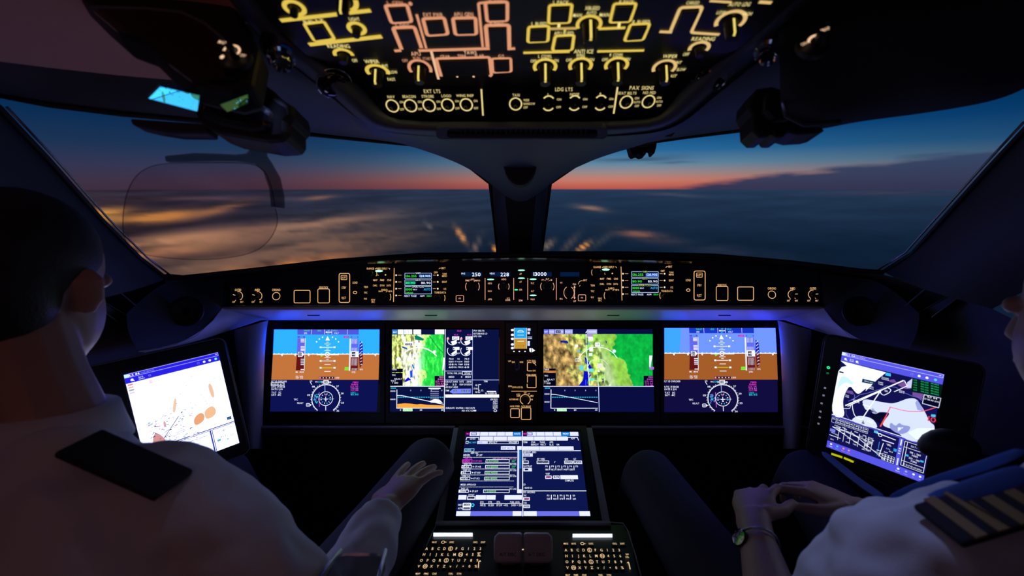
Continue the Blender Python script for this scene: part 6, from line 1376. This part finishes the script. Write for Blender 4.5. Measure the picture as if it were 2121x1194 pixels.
def hand(B, wrist, d, nrm, side, curl=.25, spread=.22):
    """side = +1 when the thumb leaves towards d x nrm"""
    d = V3(d).normalized(); nrm = V3(nrm); nrm = (nrm-d*nrm.dot(d)).normalized(); a = d.cross(nrm)*side; w = V3(wrist)
    kn = w+d*.092
    B.tube([w-d*.02, w+d*.012, w+d*.05, kn-d*.004], [(.026, .019), (.030, .018), (.040, .016), (.039, .013)], 16, up=nrm)
    for i, (L_, r) in enumerate(((.078, .0092), (.086, .0094), (.080, .0090), (.063, .0080))):
        o_ = .031-.0205*i; p = kn+a*o_-d*(.002+.003*abs(i-1)); ang = spread*(1.5-i)/1.5; dd = (d*math.cos(ang)+a*math.sin(ang)).normalized(); P_ = [p-dd*.02, p]; R = [r, r*1.08]
        c_ = curl*(.7+.25*i)
        for k_, f in enumerate((.45, .30, .25)):
            q = c_*(k_+.6); v = dd*math.cos(q)-nrm*math.sin(q); p = p+v*(L_*f); P_.append(p.copy()); R.append(r*(1-.09*(k_+1)))
        B.tube(P_, R, 12)
    p0 = w+d*.020+a*.024; v = (d*.72+a*.62-nrm*.30).normalized(); p1 = p0+v*.040; v2 = (d*.93+a*.28-nrm*.25).normalized()
    B.tube([w+d*.008+a*.010, p0, p1, p1+v2*.028, p1+v2*.052], [.015, .0145, .0118, .0105, .0078], 12)
def person(label, H, hip, chest, sh, neck, head, arms, knees, feet, sleeve, epa, epb, face, tilt=0):
    t = thing('person', label, 'person', (hip[0], hip[1], 0))
    # skin: head, neck, forearms and hands as one surface each joined under the shirt
    b = Body(); hd = V3(head); nk = V3(neck); f = V3(face).normalized(); rt = f.cross(V3((0, 0, 1))).normalized(); up = rt.cross(f)
    def hp_(x, y, z): return hd+rt*x+f*y+up*z
    b.ball(hp_(0, -.012, .035), (.076, .094, .088)); b.ball(hp_(0, .018, -.025), (.062, .074, .085)); b.ball(hp_(0, .045, -.078), (.034, .036, .030))
    b.tube([hp_(0, .082, .022), hp_(0, .098, -.008), hp_(0, .104, -.022), hp_(0, .088, -.032)], [.007, .010, .012, .010]); b.tube([hp_(-.022, .082, -.055), hp_(0, .092, -.053), hp_(.022, .082, -.055)], [.005, .008, .005])
    for q in (-1, 1): b.tube([hp_(q*.068, .0, -.028), hp_(q*.080, -.006, -.01), hp_(q*.084, -.012, .012), hp_(q*.076, -.010, .026)], [(.006, .012), (.006, .016), (.006, .017), (.005, .010)]); b.ball(hp_(q*.032, .078, .018), (.017, .010, .011))
    b.tube([hp_(0, -.02, -.04), lerp(hd, nk, .62)+V3((0, -.012, 0)), nk, nk-V3((0, 0, .05)), V3(chest)], [.056, .056, .062, .075, .09])
    for (S, E, Wr, D_, Nn, sd, cu), q in zip(arms, (-1, 1)):
        S, E, Wr = V3(S), V3(E), V3(Wr)
        b.tube([V3(chest)+V3((q*.05, 0, .05)), S, lerp(S, E, .5), E, lerp(E, Wr, .35), lerp(E, Wr, .8), Wr+V3(D_)*.012], [.05, .042, .041, .037, .040, .029, (.029, .022)], 16, up=Nn)
        hand(b, Wr, D_, Nn, sd, cu)
    b.make('body', 'skin', t, .0034, 4)
    # shirt
    b = Body(); hip, chest, sh_ = V3(hip), V3(chest), V3(sh)
    b.tube([hip-V3((0, 0, .06)), hip+V3((0, 0, .06)), lerp(hip, chest, .5), chest, lerp(chest, sh_, .6), sh_+V3((0, 0, .02)), nk-V3((0, 0, .012))], [(.155, .115), (.165, .12), (.16, .115), (.185, .125), (.19, .105), (.12, .078), (.072, .07)], 24, up=(0, 1, 0))
    for (S, E, Wr, D_, Nn, sd, cu), q in zip(arms, (-1, 1)):
        S, E, Wr = V3(S), V3(E), V3(Wr); sx2 = 1 if S.x > chest.x else -1
        pts = [sh_+V3((sx2*.07, 0, -.005)), lerp(sh_, S, .75)+V3((0, 0, .015)), S+V3((sx2*.01, 0, -.01)), lerp(S, E, .35)]; rs = [.07, .066, .066, .060]
        if sleeve == 'short':
            pts += [lerp(S, E, .58), lerp(S, E, .70)]; rs += [.060, .063]
        else:
            pts += [lerp(S, E, .75), E, lerp(E, Wr, .3), lerp(E, Wr, .7), lerp(E, Wr, .93)]; rs += [.055, .052, .053, .044, .037]
        b.tube(pts, rs, 18)
    for i in range(7):
        a_ = i*.9+1; p = chest+V3((.15*math.cos(a_), -.06, .1*math.sin(a_*1.7))); b.tube([p, p+V3((.05, -.02, -.10)), p+V3((.03, 0, -.2))], [.004, .012, .004], 8)
    so = b.make('shirt', 'shirt_white', t, .0065, 6)
    tx = bpy.data.textures.new('folds', 'CLOUDS'); tx.noise_scale = .055; tx.noise_depth = 1
    dm = so.modifiers.new('d', 'DISPLACE'); dm.texture = tx; dm.strength = .018 if sleeve == 'long' else .026; dm.mid_level = .5; dm.texture_coords = 'LOCAL'
    cvs, cfs = tubev([nk-V3((0, 0, .02)), nk+V3((0, .004, .004)), nk+V3((0, .008, .026))], [(.082, .078), (.074, .070), (.068, .064)], 24, up=(0, 1, 0)); mk('collar', cvs, cfs, 'shirt_white', t, smooth='all')
    # trousers
    b = Body()
    b.tube([hip-V3((0, .02, .10)), hip+V3((0, 0, .03))], [(.17, .13), (.165, .12)], 20, up=(0, 1, 0))
    for kx, fx, q in zip(knees, feet, (-1, 1)):
        k_, f_ = V3(kx), V3(fx); h_ = hip+V3((q*.09, .02, -.04))
        b.tube([h_, lerp(h_, k_, .35), lerp(h_, k_, .75), k_+V3((0, .01, .0)), lerp(k_, f_, .2)+V3((0, .02, 0)), lerp(k_, f_, .55), f_+V3((0, 0, .08))], [.098, .092, .076, .070, .066, .062, .052], 20)
    b.make('trousers', 'trousers_navy', t, .0075, 6)
    for fx in feet:
        f_ = V3(fx); b2 = Body(); b2.tube([f_+V3((0, -.05, .05)), f_+V3((0, .0, .055)), f_+V3((0, .10, .04)), f_+V3((0, .19, .03))], [(.036, .045), (.042, .05), (.046, .032), (.03, .02)], 16, up=(0, 0, 1)); mk('shoe', b2.vs, b2.fs, 'rubber', t, smooth='all')
    # hair
    b = Body(); b.ball(hp_(0, -.022, .048), (.083, .096, .086)); b.ball(hp_(0, -.055, .0), (.074, .062, .075)); b.make('hair', 'hair_dark', t, .006, 3)
    # eyes
    for q in (-1, 1):
        e_ = Body(); e_.ball(hp_(q*.031, .082, .017), .0105, 8); eo = mk('eye', e_.vs, e_.fs, 'eye_white', t, smooth='all')
        e_ = Body(); e_.ball(hp_(q*.031, .0895, .017), .0052, 6); mk('iris', e_.vs, e_.fs, 'iris_brown', eo, smooth='all')
    # shoulder boards with four stripes
    for a_, c_ in zip(epa, epb):
        a_, c_ = V3(a_), V3(c_); dr = (c_-a_).normalized(); w_ = V3((0, 1, 0)); w_ = (w_-dr*w_.dot(dr)).normalized(); n_ = dr.cross(w_); n_ = n_ if n_.z > 0 else -n_
        e_ = box('shoulder_board', lerp(a_, c_, .5), dr*((c_-a_).length/2), w_*.027, n_*.004, 'epaulette_black', t, bevel=.003)
        for i in range(4 if a_.x > 0 else 0): box('stripe', a_+dr*(.018+.021*i)+n_*.0045, dr*.0055, w_*.0272, n_*.0012, 'epaulette_gold', e_)
    return t
L = person('person in white long sleeved shirt in the left seat, hand resting on a knee', 0, (-.56, .42, .54), (-.575, .46, .84), (-.585, .50, .955), (-.60, .525, 1.03), (-.655, .585, 1.195),
    [((-.765, .52, .925), (-.83, .58, .70), (-.76, .78, .67), (.1, 1, -.15), (0, .2, 1), 1, .5), ((-.405, .505, .925), (-.250, .47, .775), (-.252, .715, .762), (.30, 1, -.01), (-.15, .15, 1), -1, .13)],
    [(-.74, .98, .64), (-.238, 1.015, .645)], [(-.74, 1.15, .02), (-.26, 1.2, .02)], 'long',
    [(-.775, .48, .998), (-.40, .462, .995)], [(-.66, .49, 1.038), (-.51, .472, 1.044)], (-.12, 1, -.25))
R2 = person('person in white short sleeved shirt in the right seat, hands together, wearing a watch', 0, (.58, .32, .54), (.59, .36, .82), (.595, .395, .965), (.625, .41, 1.03), (.655, .475, 1.18),
    [((.405, .415, .93), (.345, .47, .725), (.420, .722, .735), (.55, 1, -.02), (-.35, .1, 1), 1, .55), ((.785, .42, .93), (.82, .53, .72), (.635, .745, .735), (-.75, .75, .05), (.1, .2, 1), -1, .6)],
    [(.31, .985, .63), (.69, .97, .64)], [(.30, 1.15, .02), (.70, 1.12, .02)], 'short',
    [(.405, .385, 1.006), (.79, .41, .999)], [(.525, .388, 1.048), (.68, .42, 1.042)], (-.05, 1, -.15))
w0 = V3((.402, .665, .733)); wd = V3((.075, .252, .01)).normalized()
wt = lathe('watch_case', w0+V3((-.030, 0, .012)), V3((-.8, 0, .5)), [(.014, -.004), (.015, .004), (.013, .006), (.001, .0065)], 'gloss_black', R2, n=24)
a_ = wd.orthogonal().normalized(); b_ = wd.cross(a_); tube('watch_strap', [w0+(a_*math.cos(2*math.pi*i/20)+b_*math.sin(2*math.pi*i/20))*.034 for i in range(20)], (.002), 'satin_metal', R2, n=8, closed=True)
# identity card lanyard, lit thigh edge as a blue strip, and harness straps of the right-hand person
def strap(name, pts, w, m, parent, th_=.0015):
    P_ = [V3(p) for p in pts]; vs, fs = tubev(P_, [(w, th_)]*len(P_), 10, up=(CAM-P_[0])); mk(name, vs, fs, m, parent, smooth='all', sub=1)
strap('lanyard_and_lit_edge', [PD(1838, 1037, .66), PD(1890, 1012, .62), PD(1960, 988, .56), PD(2040, 965, .50), PD(2130, 930, .45)], .0055, 'strap_blue', R2)
strap('lanyard_and_lit_edge', [PD(1700, 935, .86), PD(1740, 968, .80), PD(1790, 1008, .72), PD(1836, 1036, .66)], .006, 'strap_blue', R2)  # blue strip standing in for the lit edge of the thigh
strap('harness_strap', [PD(1915, 1044, .50), PD(1985, 1022, .46), PD(2060, 1000, .42), PD(2140, 975, .39)], .009, 'strap_blue', R2)

GRP = {'primary_flight_display': 'flight displays at the two ends of the main panel', 'multifunction_display': 'map displays beside the centre column', 'tablet': 'tablets on the side walls', 'keyboard_panel': 'keyboards beside the thrust levers',
       'lighting_control_panel': 'outer control strips of the glareshield', 'reversion_panel': 'selector panels of the glareshield', 'display_control_panel': 'display control panels of the glareshield', 'tuning_control_panel': 'tuning panels of the glareshield',
       'person': 'people in the two seats', 'pilot_seat': 'pilot seats', 'reading_lamp': 'reading lamps beside the overhead panel', 'air_outlet': 'air outlets beside the overhead panel', 'ceiling_dimmer': 'dimmer knobs on the ceiling', 'grab_handle': 'recessed grips in the side walls'}
for o in list(col.objects):
    if o.parent is None and o.name.split('.')[0] in GRP and 'label' in o: o['group'] = GRP[o.name.split('.')[0]]
